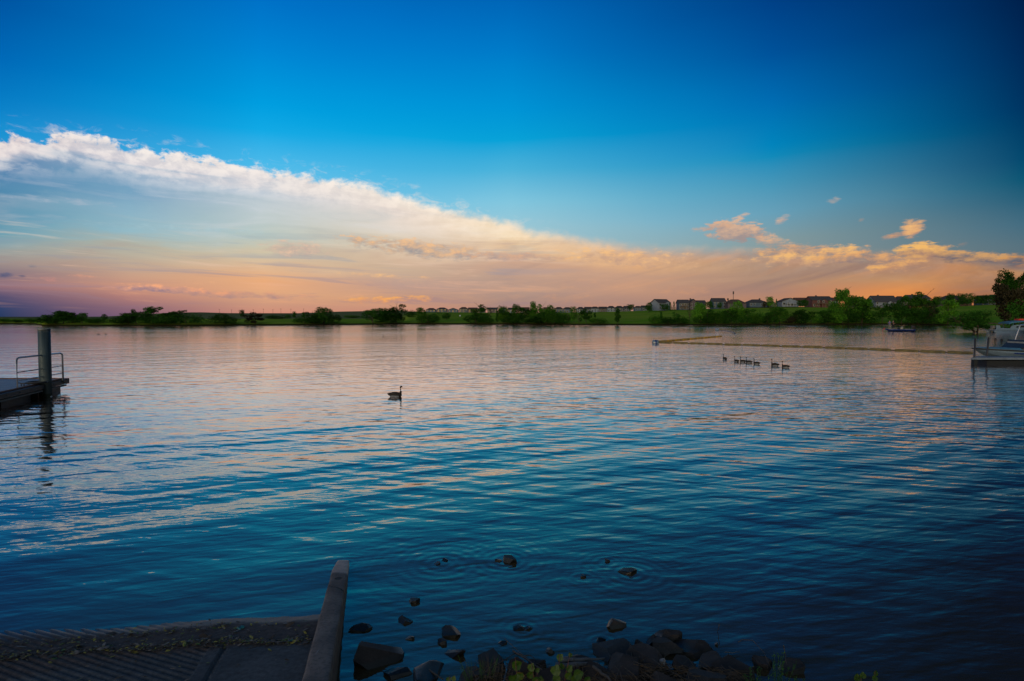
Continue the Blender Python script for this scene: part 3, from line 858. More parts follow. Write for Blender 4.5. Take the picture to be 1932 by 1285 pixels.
for a in [
 (1224, 586, 570, 16, 'round', 'd', 'dark tree against the left wall of the white angled house'),
 (1253, 585, 573, 14, 'round', 'd', 'dark round tree in front of the white angled house'),
 (1264, 585, 570, 12, 'spruce', 'd', 'dark spruce right of the white angled house'),
 (1271, 585, 567.5, 10, 'spruce', 'd', 'tallest narrow spruce left of the blue grey two storey house'),
 (1259, 585, 573, 12, 'spruce', 'd', 'shorter spruce beside the white angled house'),
 (1337, 582, 568, 18, 'round', 'd', 'dark tree between the two blue houses left of the pole'),
 (1357, 582, 570, 10, 'round', 'd', 'dark tree at the corner of the blue house left of the pole'),
 (1452, 578, 559.5, 15, 'round', 'l', 'light green ridge tree right of the blue grey hipped house'),
 (1464, 578, 562.5, 8, 'spruce', 'd', 'small dark tree left of the white gabled house'),
 (1442, 578, 568, 8, 'round', 'b', 'brown round tree at the end of the blue grey hipped house'),
 (1509, 578, 566, 14, 'round', 'd', 'dark tree in front of the white gabled house right side'),
 (1519, 578, 565, 11, 'round', 'd', 'dark tree left of the red brick house'),
 (1615, 578, 558, 10, 'round', 'd', 'dark treetop behind the tan house'),
 (1636, 582, 563, 12, 'round', 'd', 'dark tree at the left wall of the large white house'),
 (1697, 582, 566, 16, 'round', 'd', 'dark tree before the grey house right of the white one'),
 (1680, 585, 578, 14, 'bush', 'd', 'dark shrub at the right foot of the large white house'),
 (1765, 579, 559, 18, 'round', 'd', 'dark tree left of the brown hipped house'),
 (1791, 577, 553, 16, 'round', 'd', 'treetop behind the roof of the brown hipped house'),
 (1806, 579, 567, 8, 'round', 'd', 'small dark tree before the brown hipped house'),
 (1820, 579, 553, 26, 'round', 'd', 'broad dark ridge tree right of the brown hipped house'),
 (1838, 578, 557, 20, 'round', 'd', 'second dark ridge tree right of the brown hipped house'),
 (1852, 577, 556, 18, 'round', 'd', 'dark ridge tree left of the far blue house'),
 (1872, 577, 556, 20, 'round', 'd', 'dark treetop above the far blue house'),
 (1893, 577, 557, 24, 'round', 'd', 'dark tree right of the far blue house'),
]:
    tree(*a, group='trees among the ridge houses', dist=396)
tree(1832, 626, 584, 92, 'overhang', 'd', 'dark low tree leaning over the water near the moored boats', dist=112)
tree(1914, 622, 514, 70, 'cottonwood', 'd', 'large dark cottonwood at the right edge of the picture', dist=125, depth=0.8)
tree(1893, 622, 524, 34, 'bare', 'b', 'tall bare thin branched tree left of the large cottonwood', dist=128)
tree(1906, 622, 548, 50, 'clump', 'b', 'brown tangled shrub under the large cottonwood', dist=122)
tree(1925, 622, 560, 40, 'bush', 'd', 'dark bush under the right side of the large cottonwood', dist=120)

# ---------------------------------------------------------------- houses on the ridge
def wallmat(name, c):
    def f(n, m):
        t = n.new('ShaderNodeTexCoord')
        _, _, z = n.sep(t.outputs['Object'])
        a = n.noise(t.outputs['Object'], 0.6, 4.0, 0.6)
        w = n.m('FRACT', z * 5.0)
        k = n.smooth(a, 0.3, 0.7, 0.85, 1.1)
        return principled(n, n.vscale(n.xyz(*c), k), 0.8, w, 0.4, 0.02)
    return mat(name, f)
M_W = {k: wallmat('siding_' + k, c) for k, c in dict(
    white=(.13, .165, .225), cream=(.12, .12, .11), blue=(.045, .075, .12), tan=(.075, .062, .055), brick=(.075, .03, .03),
    grey=(.06, .075, .095), mauve=(.065, .055, .072), brown=(.05, .038, .036)).items()}
M_ROOF = {k: simple('shingles_' + k, c, 0.9, 0.25, 1.5, bstr=0.6) for k, c in dict(grey=(.035, .038, .05), brown=(.048, .033, .03), dark=(.022, .024, .032), red=(.07, .033, .028)).items()}
M_TRIM = simple('white_trim', (.22, .26, .32), 0.6, 0.1, 2.0)
def glass_fn(n, m):
    t = n.new('ShaderNodeTexCoord')
    a = n.noise(t.outputs['Object'], 1.5, 2.0, 0.5)
    return principled(n, n.mix(a, (0.012, 0.018, 0.025, 1), (0.03, 0.035, 0.045, 1)), 0.08, spec=0.6)
M_GLASS = mat('window_glass', glass_fn)
M_DECK = simple('deck_wood', (.10, .075, .06), 0.85, 0.3, 2.0)

def house(x0, x1, top, base, wall, roof, label, dist=410, style='gable', floors=2, deck=False, porch=False, wings=(), rz=0.0, chimney=None, nwin=None, detail=True):
    cx = (x0 + x1) / 2
    k = dist / 1073.0
    wd = (x1 - x0) * k
    X = (cx - 966) * k
    z0 = CAMH + (598 - base) * k
    h = (base - top) * k
    t = thing('house', label, 'house', (X, dist, z0 - 0.6), rz, 'houses along the ridge')
    rh = h * (0.36 if floors == 2 else 0.45)          # roof height
    eh = h - rh + 0.6                                  # eave height above the buried base
    dp = min(max(wd * 0.75, 7.0), 13.0)
    w = MB()
    hw, hd = wd / 2, dp / 2
    w.box((0, 0, eh / 2), (wd, dp, eh))
    r = MB()
    ov = 0.5
    if style == 'gable':       # ridge runs across the picture, the slope faces the lake
        for s_ in (-1, 1):
            w.add([(s_ * hw, -hd, eh), (s_ * hw, hd, eh), (s_ * hw, 0, eh + rh - .15)], [(0, 1, 2) if s_ > 0 else (2, 1, 0)], False)
        P = [(-hw - ov, -hd - ov), (hw + ov, -hd - ov), (hw + ov, hd + ov), (-hw - ov, hd + ov)]
        a = [(P[0][0], P[0][1], eh - .12), (P[1][0], P[1][1], eh - .12), (hw + ov, 0, eh + rh), (-hw - ov, 0, eh + rh)]
        b = [(P[3][0], P[3][1], eh - .12), (P[2][0], P[2][1], eh - .12)]
        vs = a + b
        vs += [(x, y, z + .22) for x, y, z in vs]
        r.add(vs, [(3, 2, 1, 0), (4, 5, 2, 3), (6, 7, 8, 9), (9, 8, 11, 10), (0, 1, 7, 6), (5, 4, 10, 11), (1, 2, 8, 7), (2, 5, 11, 8), (4, 3, 9, 10), (3, 0, 6, 9)], False)
    elif style == 'front':     # gable end faces the lake
        for s_ in (-1, 1):
            w.add([(-hw, s_ * hd, eh), (hw, s_ * hd, eh), (0, s_ * hd, eh + rh - .15)], [(0, 1, 2) if s_ < 0 else (2, 1, 0)], False)
        vs = [(-hw - ov, -hd - ov, eh - .12), (-hw - ov, hd + ov, eh - .12), (0, hd + ov, eh + rh), (0, -hd - ov, eh + rh), (hw + ov, -hd - ov, eh - .12), (hw + ov, hd + ov, eh - .12)]
        vs += [(x, y, z + .25) for x, y, z in vs]
        r.add(vs, [(0, 1, 2, 3), (3, 2, 5, 4), (9, 8, 7, 6), (10, 11, 8, 9), (0, 3, 9, 6), (3, 4, 10, 9), (1, 7, 8, 2), (2, 8, 11, 5), (0, 6, 7, 1), (4, 5, 11, 10)], False)
    else:                      # hipped
        q = hw * 0.42
        vs = [(-hw - ov, -hd - ov, eh - .05), (hw + ov, -hd - ov, eh - .05), (hw + ov, hd + ov, eh - .05), (-hw - ov, hd + ov, eh - .05), (-q, 0, eh + rh), (q, 0, eh + rh)]
        r.add(vs, [(3, 2, 1, 0), (0, 1, 5, 4), (1, 2, 5), (2, 3, 4, 5), (3, 0, 4)], False)
    w.build('wall', M_W[wall], t)
    ro = r.build('roof', M_ROOF[roof], t)
    if chimney is not None:
        c = MB(); c.box((chimney * hw, 0.6, eh + rh), (0.9, 0.8, 1.6)); c.build('chimney', M_W['brown'], ro)
    for (u, ww, hh) in wings:      # projecting front gables, in units of the half width
        g = MB(); gw = ww * hw; gx = u * hw; gy = -hd - 1.2
        g.box((gx, gy / 2 - hd / 2 + .1, eh * hh / 2), (gw * 2, abs(gy) - hd + .4, eh * hh))
        f = -hd - 1.3
        g.add([(gx - gw, f + .02, eh * hh), (gx + gw, f + .02, eh * hh), (gx, f + .02, eh * hh + gw * .55)], [(0, 1, 2)], False)
        g.build('gable_wall', M_W[wall], t)
        g = MB()
        e1 = eh * hh
        vs = [(gx - gw - .3, f - .3, e1 - .15), (gx, f - .3, e1 + gw * .6), (gx + gw + .3, f - .3, e1 - .15), (gx - gw - .3, 0, e1 - .15), (gx, 0, e1 + gw * .6), (gx + gw + .3, 0, e1 - .15)]
        vs += [(a_, b_, c_ + .2) for a_, b_, c_ in vs]
        g.add(vs, [(0, 1, 4, 3), (1, 2, 5, 4), (9, 10, 7, 6), (10, 11, 8, 7), (0, 6, 7, 1), (1, 7, 8, 2), (3, 9, 6, 0), (2, 8, 11, 5), (3, 4, 10, 9), (4, 5, 11, 10)], False)
        g.build('gable_roof', M_ROOF[roof], t)
    n = nwin or max(2, int(wd / 3.2))
    rnd = random.Random(int(cx * 7))
    fh = (eh - 0.6) / floors
    for fl in range(floors):
        for i in range(n):
            if detail and rnd.random() < 0.12: continue
            wx = -hw + wd * (i + .5) / n
            yy = -hd
            top_ok = True
            for (u, ww, hh) in wings:
                if abs(wx - u * hw) < ww * hw + .3:
                    yy = -hd - 1.32
                    if abs(wx - u * hw) > ww * hw - .7: top_ok = False
            if not top_ok: continue
            zc = 0.6 + fh * (fl + .55)
            dw, dh = rnd.choice([(1.2, 1.5), (1.7, 1.5), (1.0, 1.4)])
            if fl == 0 and i == n // 2: dh, zc = 2.0, 0.6 + 1.15
            wn = MB()
            for sx in (-1, 1): wn.box((wx + sx * dw / 2, yy - .04, zc), (.14, .12, dh + .14))
            for sz in (-1, 1): wn.box((wx, yy - .045, zc + sz * dh / 2), (dw + .26, .11, .14))
            wo_ = wn.build('window', M_TRIM, t)
            pn = MB(); pn.box((wx, yy - .015, zc), (dw - .1, .04, dh - .1)); pn.build('pane', M_GLASS, wo_)
    if deck:
        dz = 0.6 + fh
        d = MB(); dwid = wd * .62; dx = -wd * .12
        d.box((dx, -hd - 1.7, dz), (dwid, 3.2, .25))
        for i in range(5): d.box((dx - dwid / 2 + .12 + (dwid - .24) * i / 4, -hd - 3.15, dz / 2 - .07), (.22, .22, dz - .12))
        dk = d.build('deck', M_DECK, t)
        d = MB()
        d.box((dx, -hd - 3.24, dz + 1.05), (dwid, .1, .1))
        for i in range(22): d.box((dx - dwid / 2 + .05 + (dwid - .1) * i / 21, -hd - 3.24, dz + .56), (.06, .06, .88))
        d.build('railing', M_TRIM if wall == 'white' else M_DECK, dk)
    if porch:
        p = MB(); pz = eh * .62
        p.box((0, -hd - 1.3, pz), (wd * .6, 2.4, .3))
        for i in range(4): p.box((-wd * .28 + wd * .56 * i / 3, -hd - 2.3, pz / 2 - .08), (.3, .3, pz - .15))
        p.build('porch', M_TRIM, t)
    return t

H = house
H(1231, 1260, 565, 584.5, 'white', 'grey', 'white two storey house set at an angle, leftmost of the large ridge houses', rz=0.5, nwin=4, wings=((.35, .4, 1.0),))
H(1278, 1297, 566, 584, 'blue', 'grey', 'blue grey two storey house with white trimmed windows right of the spruces', style='gable', nwin=4, deck=True)
H(1298, 1312, 565, 583.5, 'mauve', 'dark', 'narrow mauve gabled house beside the blue grey one', style='front', chimney=-.4)
H(1313, 1328, 567.2, 582, 'brown', 'grey', 'dark flat roofed looking house behind the bright green round tree', dist=425, style='gable')
H(1342, 1365, 563, 581.5, 'blue', 'grey', 'steel blue house with a plain ridge roof left of the tall pole', nwin=4)
H(1368, 1402, 565, 582, 'mauve', 'brown', 'broad brown roofed house under the tall pole', style='hip', floors=1, dist=405, chimney=-.7)
H(1408, 1441, 565, 578.5, 'blue', 'grey', 'blue grey hipped house standing alone right of the pole', style='hip', floors=1, nwin=5, chimney=.5, wings=((.72, .2, .8),))
H(1446, 1459, 569.5, 578, 'tan', 'brown', 'small tan gabled house right of the blue grey hipped one', style='front', floors=1)
H(1469, 1500, 563, 577.5, 'white', 'brown', 'white gabled house with a dark veranda and white posts', style='front', floors=1, porch=True, nwin=4)
H(1497, 1522, 562.3, 576, 'grey', 'red', 'long reddish roofed house behind the white gabled one', dist=430, style='gable')
H(1524, 1562, 559.5, 579.5, 'brick', 'grey', 'red brick two storey house with grey ridge roof and high deck', nwin=5, deck=True, wings=((.12, .27, .92),), chimney=-.22)
H(1563, 1575, 562, 578, 'white', 'red', 'white walled house half hidden between the brick house and tallest tree', dist=425)
H(1598, 1612, 561.5, 578, 'tan', 'red', 'red roofed tan house left of the tan gabled one', dist=425)
H(1611, 1628, 561, 580, 'tan', 'grey', 'tan gabled house behind the broad green tree', style='front', floors=2)
H(1641, 1683, 558.5, 585.5, 'white', 'grey', 'large white three level house with a long high deck', nwin=7, floors=3, deck=True, wings=((.18, .2, .98),), chimney=-.3)
H(1685, 1705, 559, 584, 'grey', 'dark', 'grey hipped house right of the large white one', style='hip', nwin=3, deck=True)
H(1707, 1744, 557, 577, 'mauve', 'grey', 'mauve ridge roofed house behind the tall ragged tree', nwin=5, chimney=-.3)
H(1770, 1816, 557.5, 578, 'tan', 'brown', 'brown hipped house with two small front gables', style='hip', floors=1, nwin=5, wings=((-.45, .22, .8), (.82, .16, .75)))
H(1843, 1866, 558, 575.5, 'blue', 'dark', 'teal blue house left half of the far right pair', style='gable', nwin=4)
H(1867, 1890, 556.5, 575, 'blue', 'grey', 'blue house with pale gable at the far right of the ridge', style='gable', nwin=4, wings=((-.2, .45, .95),))
_far = [(805, 823, 581.2, 'blue', 'brown', 'hip', 'first distant house of the left row beside the green tree'),
 (825, 844, 580.2, 'grey', 'dark', 'hip', 'second distant house of the left row with a hipped roof'),
 (846, 865, 581.5, 'blue', 'dark', 'front', 'low pointed third distant house of the left row'),
 (867, 883, 579.3, 'grey', 'brown', 'hip', 'fourth distant house of the left row with a tall boxy shape'),
 (884, 900, 580.6, 'mauve', 'brown', 'gable', 'fifth distant house of the left row with a brown roof'),
 (902, 916, 580.3, 'grey', 'dark', 'hip', 'distant house behind the dark tree in the left row'),
 (920, 938, 580.6, 'mauve', 'grey', 'gable', 'distant ridge roofed house right of the thin half bare tree'),
 (941, 958, 580.6, 'blue', 'dark', 'hip', 'distant house behind the light green tree'),
 (959, 973, 580.8, 'white', 'dark', 'gable', 'pale distant house showing between two central grove trees'),
 (982, 998, 580.0, 'grey', 'red', 'gable', 'reddish roofed distant house inside the central grove'),
 (1026, 1038, 580.0, 'grey', 'red', 'gable', 'distant house behind the right trees of the central grove'),
 (1046, 1062, 579.3, 'blue', 'dark', 'hip', 'first distant house right of the central grove'),
 (1062, 1078, 579.6, 'blue', 'dark', 'hip', 'second distant house right of the central grove'),
 (1088, 1102, 579.2, 'white', 'dark', 'hip', 'pale distant house right of the slender green tree'),
 (1103, 1115, 579.4, 'blue', 'dark', 'gable', 'distant blue house above the ragged dark shrub'),
 (1114, 1130, 578.4, 'white', 'dark', 'hip', 'distant house with bright white ground floor'),
 (1130, 1144, 579.0, 'brown', 'dark', 'gable', 'distant brown house left of the lone poplar'),
 (1145, 1160, 577.3, 'white', 'dark', 'hip', 'distant pale house left above the lone poplar'),
 (1160, 1176, 577.2, 'grey', 'dark', 'hip', 'distant grey house above the lone poplar'),
 (1177, 1188, 577.6, 'grey', 'dark', 'gable', 'distant grey house left of the dark ridge tree'),
 (1196, 1210, 577.3, 'blue', 'dark', 'hip', 'distant blue house right of the dark ridge tree'),
 (1210, 1226, 576.8, 'grey', 'dark', 'gable', 'distant grey house nearest the white angled house')]
for x0, x1, tp, wl, rf, st, lb in _far:
    H(x0, x1, tp, interp(RIDGE, (x0 + x1) / 2) - 0.2, wl, rf, lb, dist=interp(RDIST, (x0 + x1) / 2) - 8, style=st, floors=2 if tp < 581 else 1, nwin=3)

# ---- poles and small far things
M_STEELD = simple('dark_steel', (.03, .03, .035), 0.5, 0.2, 3.0, metal=0.3)
M_WOODD = simple('weathered_wood', (.06, .045, .035), 0.85, 0.3, 3.0)
def pole(px, top, dist, base, label, r, head=True):
    p = atd(px, base, dist); zt = CAMH + (598 - top) / 1073 * dist
    t = thing('light_pole' if head else 'utility_pole', label, 'pole', (p.x, dist, p.z), 0, None if head else 'utility poles on the left skyline')
    m = MB(); hgt = zt - p.z
    m.tube([(0, 0, -1), (0, 0, hgt * .5), (0, 0, hgt)], [r * 1.2, r, r * .7], 8); m.build('mast', M_STEELD if head else M_WOODD, t)
    m = MB()
    if head:
        for a in range(6): m.box((math.cos(a * 1.047) * .35, math.sin(a * 1.047) * .35, hgt - 1.1), (.22, .3, 1.9), a * 1.047)
        m.tube([(0, 0, hgt - 2.2), (0, 0, hgt + .1)], .28, 10)
        m.build('antenna_head', M_STEELD, t)
    else:
        m.box((0, 0, hgt - .5), (2.4, .14, .16)); m.box((0, 0, hgt - 1.3), (2.0, .14, .16)); m.build('crossarm', M_WOODD, t)
pole(1383.3, 550, 440, 574, 'tall dark pole with a thick head above the brown roofed house', .2)
for i, (px, tp) in enumerate([(414, 583), (437, 584), (457, 583), (478, 583.5), (497, 582.5), (515, 583.5), (530, 582), (549, 582.5), (573, 582)]):
    pole(px, tp, 880, 592, ['thin utility pole left of the skyline tree', 'thin utility pole just left of the small skyline tree', 'utility pole right behind the small skyline tree', 'utility pole above the brownish shrub',
        'thin utility pole above the open meadow, second right of the shrub', 'utility pole above the long low meadow bush', 'utility pole between the meadow bush and slim tree',
        'utility pole just left of the slim meadow tree', 'utility pole nearest the big domed tree'][i], .16, False)
p = at(868, 603); dd = 300
x = (868 - 966) / 1073 * dd; z = gheight(x, dd)
t = thing('sign', 'tiny white sign on the meadow below the far houses', 'sign', (x, dd, z))
m = MB(); m.box((0, 0, 1.4), (.7, .05, .7)); m.build('sign_panel', M_TRIM, t)
m = MB(); m.tube([(0, .04, -.2), (0, .04, 1.3)], .04, 6); m.build('post', M_STEELD, t)

# ================================================================ near and middle objects
def pile_fn(n, m):
    t = n.new('ShaderNodeTexCoord'); P = t.outputs['Object']
    geo = n.new('ShaderNodeNewGeometry'); _, _, Z = n.sep(geo.outputs['Position'])
    X, Y, _z = n.sep(P)
    a = n.noise(P, 1.8, 5.0, 0.6); b = n.noise(P, 16.0, 5.0, 0.6)
    st = n.noise(n.xyz(X * 9.0, Y * 9.0, _z * 0.7), 1.0, 4.0, 0.6)
    col = n.mix(n.smooth(st, 0.35, 0.7), (0.026, 0.046, 0.060, 1), (0.050, 0.076, 0.092, 1))
    col = n.mix(n.smooth(st + (b - 0.5) * 0.4, 0.60, 0.72) * 0.6, col, (0.075, 0.072, 0.065, 1))
    k = n.smooth(Z + (b - 0.5) * 0.16 + (a - 0.5) * 0.2, 0.62, 0.50)
    col = n.mix(k * 0.75, col, (0.018, 0.022, 0.020, 1))
    k2 = n.smooth(Z + (b - 0.5) * 0.10, 0.14, 0.08)
    col = n.mix(k2, col, (0.010, 0.014, 0.007, 1))
    k3 = n.smooth(Z + (b - 0.5) * 0.5, 2.38, 2.50)
    col = n.mix(k3 * n.smooth(a, 0.45, 0.6), col, (0.16, 0.17, 0.17, 1))
    return principled(n, col, n.smooth(b, 0.3, 0.7, 0.45, 0.7), b, 0.3, 0.01, 0.4, 0.4)
M_STEEL = mat('galvanized_steel', pile_fn)
M_ALU = simple('aluminium_rail', (.34, .36, .42), 0.38, 0.15, 4.0, metal=0.6, bstr=0.1)
M_BLACK = simple('black_rubber', (.005, .005, .006), 0.6, 0.2, 5.0)
M_DECKTOP = simple('dock_decking', (.12, .15, .20), 0.55, 0.18, 3.0)
M_PVC = simple('white_pipe', (.50, .52, .54), 0.4, 0.15, 4.0)
M_RUST = simple('rusty_edge_board', (.10, .05, .035), 0.8, 0.35, 4.0)
M_PALE = simple('pale_edge_strip', (.14, .14, .14), 0.7, 0.2, 4.0)
M_BOATW = simple('white_gelcoat', (.11, .165, .24), 0.22, 0.06, 2.0, spec=0.5, bstr=0.03)
M_BOATB = simple('blue_gelcoat', (.012, .03, .14), 0.2, 0.1, 2.0, spec=0.5, bstr=0.03)
M_TEAL = simple('blue_canvas', (.03, .11, .20), 0.75, 0.15, 3.0)
M_RED = simple('red_paint', (.35, .03, .02), 0.5, 0.2, 4.0)
M_SEAT = simple('seat_vinyl', (.22, .22, .20), 0.6, 0.15, 4.0)
M_SKIN = simple('skin', (.30, .17, .12), 0.6, 0.1, 8.0)
M_NAVY = simple('blue_shirt_cloth', (.03, .08, .28), 0.85, 0.15, 6.0)
M_DARKC = simple('black_cloth', (.012, .013, .018), 0.9, 0.2, 6.0)
M_GREYC = simple('grey_trouser_cloth', (.16, .16, .15), 0.9, 0.15, 6.0)
M_YEL = simple('yellow_float_plastic', (.42, .22, .015), 0.5, 0.35, 3.0)
M_DYEL = simple('algae_stained_float', (.11, .085, .03), 0.65, 0.4, 3.0)
M_LINE = simple('dark_rope', (.05, .042, .03), 0.85, 0.3, 9.0)

# ---- steel pile
pb = at(86.5, 748)
pt = thing('dock_pile', 'tall round grey steel pile standing at the edge of the left dock', 'pile', (pb.x, pb.y, 0))
ptop = CAMH + (598 - 621) / 1073 * pb.y
lean = (82.5 - 86.5) / 1073 * pb.y + 0.10
m = MB(); m.tube([(0, 0, -2.6), (0, 0, 0), (lean * .5, 0, ptop * .5), (lean, 0, ptop)], .195, 40); m.build('pile_tube', M_STEEL, pt)
m = MB(); m.tube([(lean, 0, ptop - .05), (lean, 0, ptop + .012)], [.200, .200], 40); m.build('cap', M_STEEL, pt)

# ---- left floating dock
DZ = 0.50
far_r = at(117, 714.5, DZ); r1 = at(33, 733, DZ); r2 = at(119, 716.5, DZ)
dirv = (r1 - far_r); dirv.z = 0; dirv.normalize()
near_r = far_r + dirv * 9.0
dk = thing('floating_dock', 'grey decked floating dock at the left edge beside the steel pile', 'dock', (far_r.x, far_r.y, 0))
def rel(p): return (p.x - far_r.x, p.y - far_r.y)
poly = [(0, 0), (near_r.x - far_r.x, near_r.y - far_r.y), (-7.5, near_r.y - far_r.y), (-7.5, .25)]
def inset(pl, d):
    cx = sum(p[0] for p in pl) / len(pl); cy = sum(p[1] for p in pl) / len(pl)
    return [(p[0] + d * (1 if p[0] < cx else -1), p[1] + d * (1 if p[1] < cy else -1)) for p in pl]
m = MB(); m.prism(inset(poly, .06)[::-1], DZ - .06, DZ - .012); m.build('deck', M_DECKTOP, dk)
def beam(mb, a, b, w, z0, z1, off=0.0):
    a = Vector((a[0], a[1], 0)); b = Vector((b[0], b[1], 0))
    d = (b - a); L = d.length; ang = math.atan2(d.y, d.x)
    n_ = Vector((-math.sin(ang), math.cos(ang), 0))
    c = (a + b) / 2 + n_ * off
    mb.box((c.x, c.y, (z0 + z1) / 2), (L, w, z1 - z0), ang)
m = MB(); beam(m, poly[0], poly[1], .07, DZ - .22, DZ + .02); beam(m, poly[0], poly[3], .07, DZ - .22, DZ + .022, -.0)
m.build('edge_board', M_RUST, dk)
m = MB(); beam(m, poly[0], poly[1], .16, DZ - .19, DZ - .03, .13); m.box((.02, -.02, DZ - .1), (.34, .34, .2), .2); m.build('rub_strip', M_BLACK, dk)
m = MB(); beam(m, poly[0], poly[1], .10, DZ - .29, DZ - .235, .1); m.build('pale_strip', M_PALE, dk)
for i in range(4):
    c = Vector((0, 0, 0)) + dirv * (1.15 + i * 2.3)
    m = MB(); m.box((c.x - .75, c.y, (DZ - .30 - .25) / 2 + .02), (1.3, 1.9, DZ - .30 + .25 - .04), math.atan2(dirv.y, dirv.x) - R(90)); m.build('float', M_BLACK, dk)
# cleat and hoop on the edge
c1 = at(343 / 8.03, 610 + 945 / 8.03, DZ)
m = MB(); cx, cy = rel(c1)
m.tube([(cx - .16, cy, DZ + .10), (cx, cy, DZ + .075), (cx + .16, cy, DZ + .10)], [.014, .022, .014], 8)
m.tube([(cx - .05, cy, DZ - .02), (cx - .05, cy, DZ + .08)], .015, 8); m.tube([(cx + .05, cy, DZ - .02), (cx + .05, cy, DZ + .08)], .015, 8)
m.build('cleat', M_STEELD, dk)
m = MB(); c2 = at(68, 724, DZ); cx, cy = rel(c2)
m.tube([(cx + math.cos(a) * .32 + .12, cy + math.sin(a) * .28 - .1, DZ + .07) for a in [i * math.pi / 10 for i in range(21)]], .035, 8, cap=False)
m.tube([(cx - .2, cy - .1, DZ - .05), (cx - .2, cy - .1, DZ + .08)], .03, 8)
m.build('pile_hoop', M_STEELD, dk)
# railing: separate bolted rail, part of the dock
m = MB(); a = r1; b = r2
ax, ay = rel(a); bx_, by_ = rel(b)
RH = 1.07
def rp(u, z): return (ax + (bx_ - ax) * u, ay + (by_ - ay) * u, DZ + z)
m.tube([rp(0, -.1), rp(0, RH - .1), rp(.015, RH - .03), rp(.05, RH), rp(.95, RH), rp(.985, RH - .03), rp(1, RH - .1), rp(1, -.1)], .032, 12)
rl = m.build('railing', M_ALU, dk)
for z in (.56, .27):
    m = MB(); m.tube([rp(0, z), rp(1, z)], .019, 10); m.build('rail_bar', M_ALU, rl)
m = MB()
for i in range(9):
    c = dirv * (.35 + i * .8); m.tube([(c.x + .17, c.y, DZ - .11), (c.x + .235, c.y, DZ - .11)], .022, 6)
m.build('bolt_heads', M_STEELD, dk)
m = MB(); cx, cy = rel(c1)
m.tube([(cx - .1, cy, DZ + .09), (cx + .15, cy + .3, DZ + .03), (cx + .3, cy + .9, DZ + .01), (cx + .42, cy + 1.25, DZ + .06), (cx + .5, cy + 1.4, DZ - .1)], .016, 6); m.build('mooring_line', M_LINE, dk)
# leaning pipe
p0 = at(96, 722, .42); p1 = at(109, 745, 0.0)
pp = thing('pipe', 'short white pipe leaning down into the water between pile and dock', 'pipe', (p1.x, p1.y - .4, 0))
m = MB(); d0 = Vector((p0.x - p1.x, .25, .48)); m.tube([d0 * -.3, d0], .075, 20); m.build('pipe_tube', M_PVC, pp)

# ---- right dock with two posts
q = at(1838, 687.5)
rd = thing('dock', 'narrow moored dock at the right edge with dark floats and blue grey deck', 'dock', (q.x, q.y, 0))
rz = R(-1.5); rd.rotation_euler = (0, 0, rz)
m = MB(); m.prism([(-.15, 0), (12, 0), (12, 1.3), (1.0, 1.3)], .365, .435); m.build('deck', M_DECKTOP, rd)
m = MB(); m.box((5.95, -.03, .36), (12.3, .06, .11)); m.build('edge_board', M_DECKTOP, rd)
for c, w in ((2.2, 3.1), (7.9, 3.0)):
    m = MB(); m.box((c + .2, .62, .02), (w, 1.1, .40)); m.build('float', M_BLACK, rd)
m = MB(); m.box((.12, .15, .05), (.22, .25, .62)); m.build('end_block', M_BLACK, rd)
for (px, top, base, y, lb) in ((1840, 639, 690, 36.0, 'black mooring post at the outer end of the right dock'), (1863, 637, 672, 37.4, 'black mooring post behind the bow of the striped boat')):
    x = (px - 966) / 1073 * y
    t = thing('mooring_post', lb, 'post', (x, y, 0))
    zt = CAMH + (598 - top) / 1073 * y
    m = MB(); m.tube([(0 - (.06 if px > 1850 else 0), 0, -2.2), (0, 0, 0), ((.10 if px > 1850 else .02), 0, zt)], .055, 14); m.build('post_tube', M_STEELD, t)
    m = MB(); m.ball(((.10 if px > 1850 else .02), 0, zt), (.062, .062, .03), 12, 6); m.build('cap', M_STEELD, t)

def hull(mb, L, Bm, H, bow=0.35, z0=-.15, sheer=.25, mats=None, n=14):
    """hull from the bow at x=0 to the transom at x=L"""
    rings = []
    for i in range(n + 1):
        u = i / n; x = L * u
        k = min(1.0, (u / bow)) if bow > 0 else 1
        b = Bm / 2 * (math.sin(k * math.pi / 2) ** .75) + .01
        top = H + sheer * (1 - u) ** 2
        keel = z0 + (top - z0 - .05) * max(0.0, 1 - u / (bow * .7)) ** 1.6
        ch = keel + (top - keel) * .38
        rings.append([Vector((x, 0, keel)), Vector((x + .0, -b * .72, ch)), Vector((x, -b * .97, ch + (top - ch) * .55)), Vector((x, -b, top)),
                      Vector((x, b, top)), Vector((x, b * .97, ch + (top - ch) * .55)), Vector((x, b * .72, ch))])
    mb.loft(rings, smooth=False)
    return rings

# ---- striped motor boat behind the right dock
bq = at(1836, 676); by0 = 38.6; bx0 = (1836 - 966) / 1073 * (by0 + .9)
bo = thing('motor_boat', 'white motor boat with a dark blue stripe moored behind the right dock', 'boat', (bx0, by0 + .9, 0), R(-1.0))
m = MB(); rings = hull(m, 7.2, 2.3, .66, .42, -.1, .22); m.build('hull', M_BOATW, bo)
m = MB()   # wide rubber gunwale stripe following the sheer
for s_ in (-1, 1):
    m.tube([Vector((r[3].x, s_ * (abs(r[3].y) + .012), r[3].z - .06)) for r in rings], .05, 6, flat=1.0)
m.build('rub_rail', M_BLACK, bo)
m = MB()
pts = [(2.0, .56, .50), (3.0, .54, .42), (4.2, .50, .28), (4.35, .36, .30), (4.6, .26, .27), (7.18, .30, .22)]
vs = []; fs = []
for i, (x, zt_, zb_) in enumerate(pts):
    k = min(1.0, x / (7.2 * .42)); b = 1.15 * (math.sin(k * math.pi / 2) ** .75) + .01
    vs += [(x, -b - .012, zt_ + .02), (x, -b * .985 - .012, zb_)]
for i in range(len(pts) - 1): fs.append((2 * i, 2 * i + 1, 2 * i + 3, 2 * i + 2))
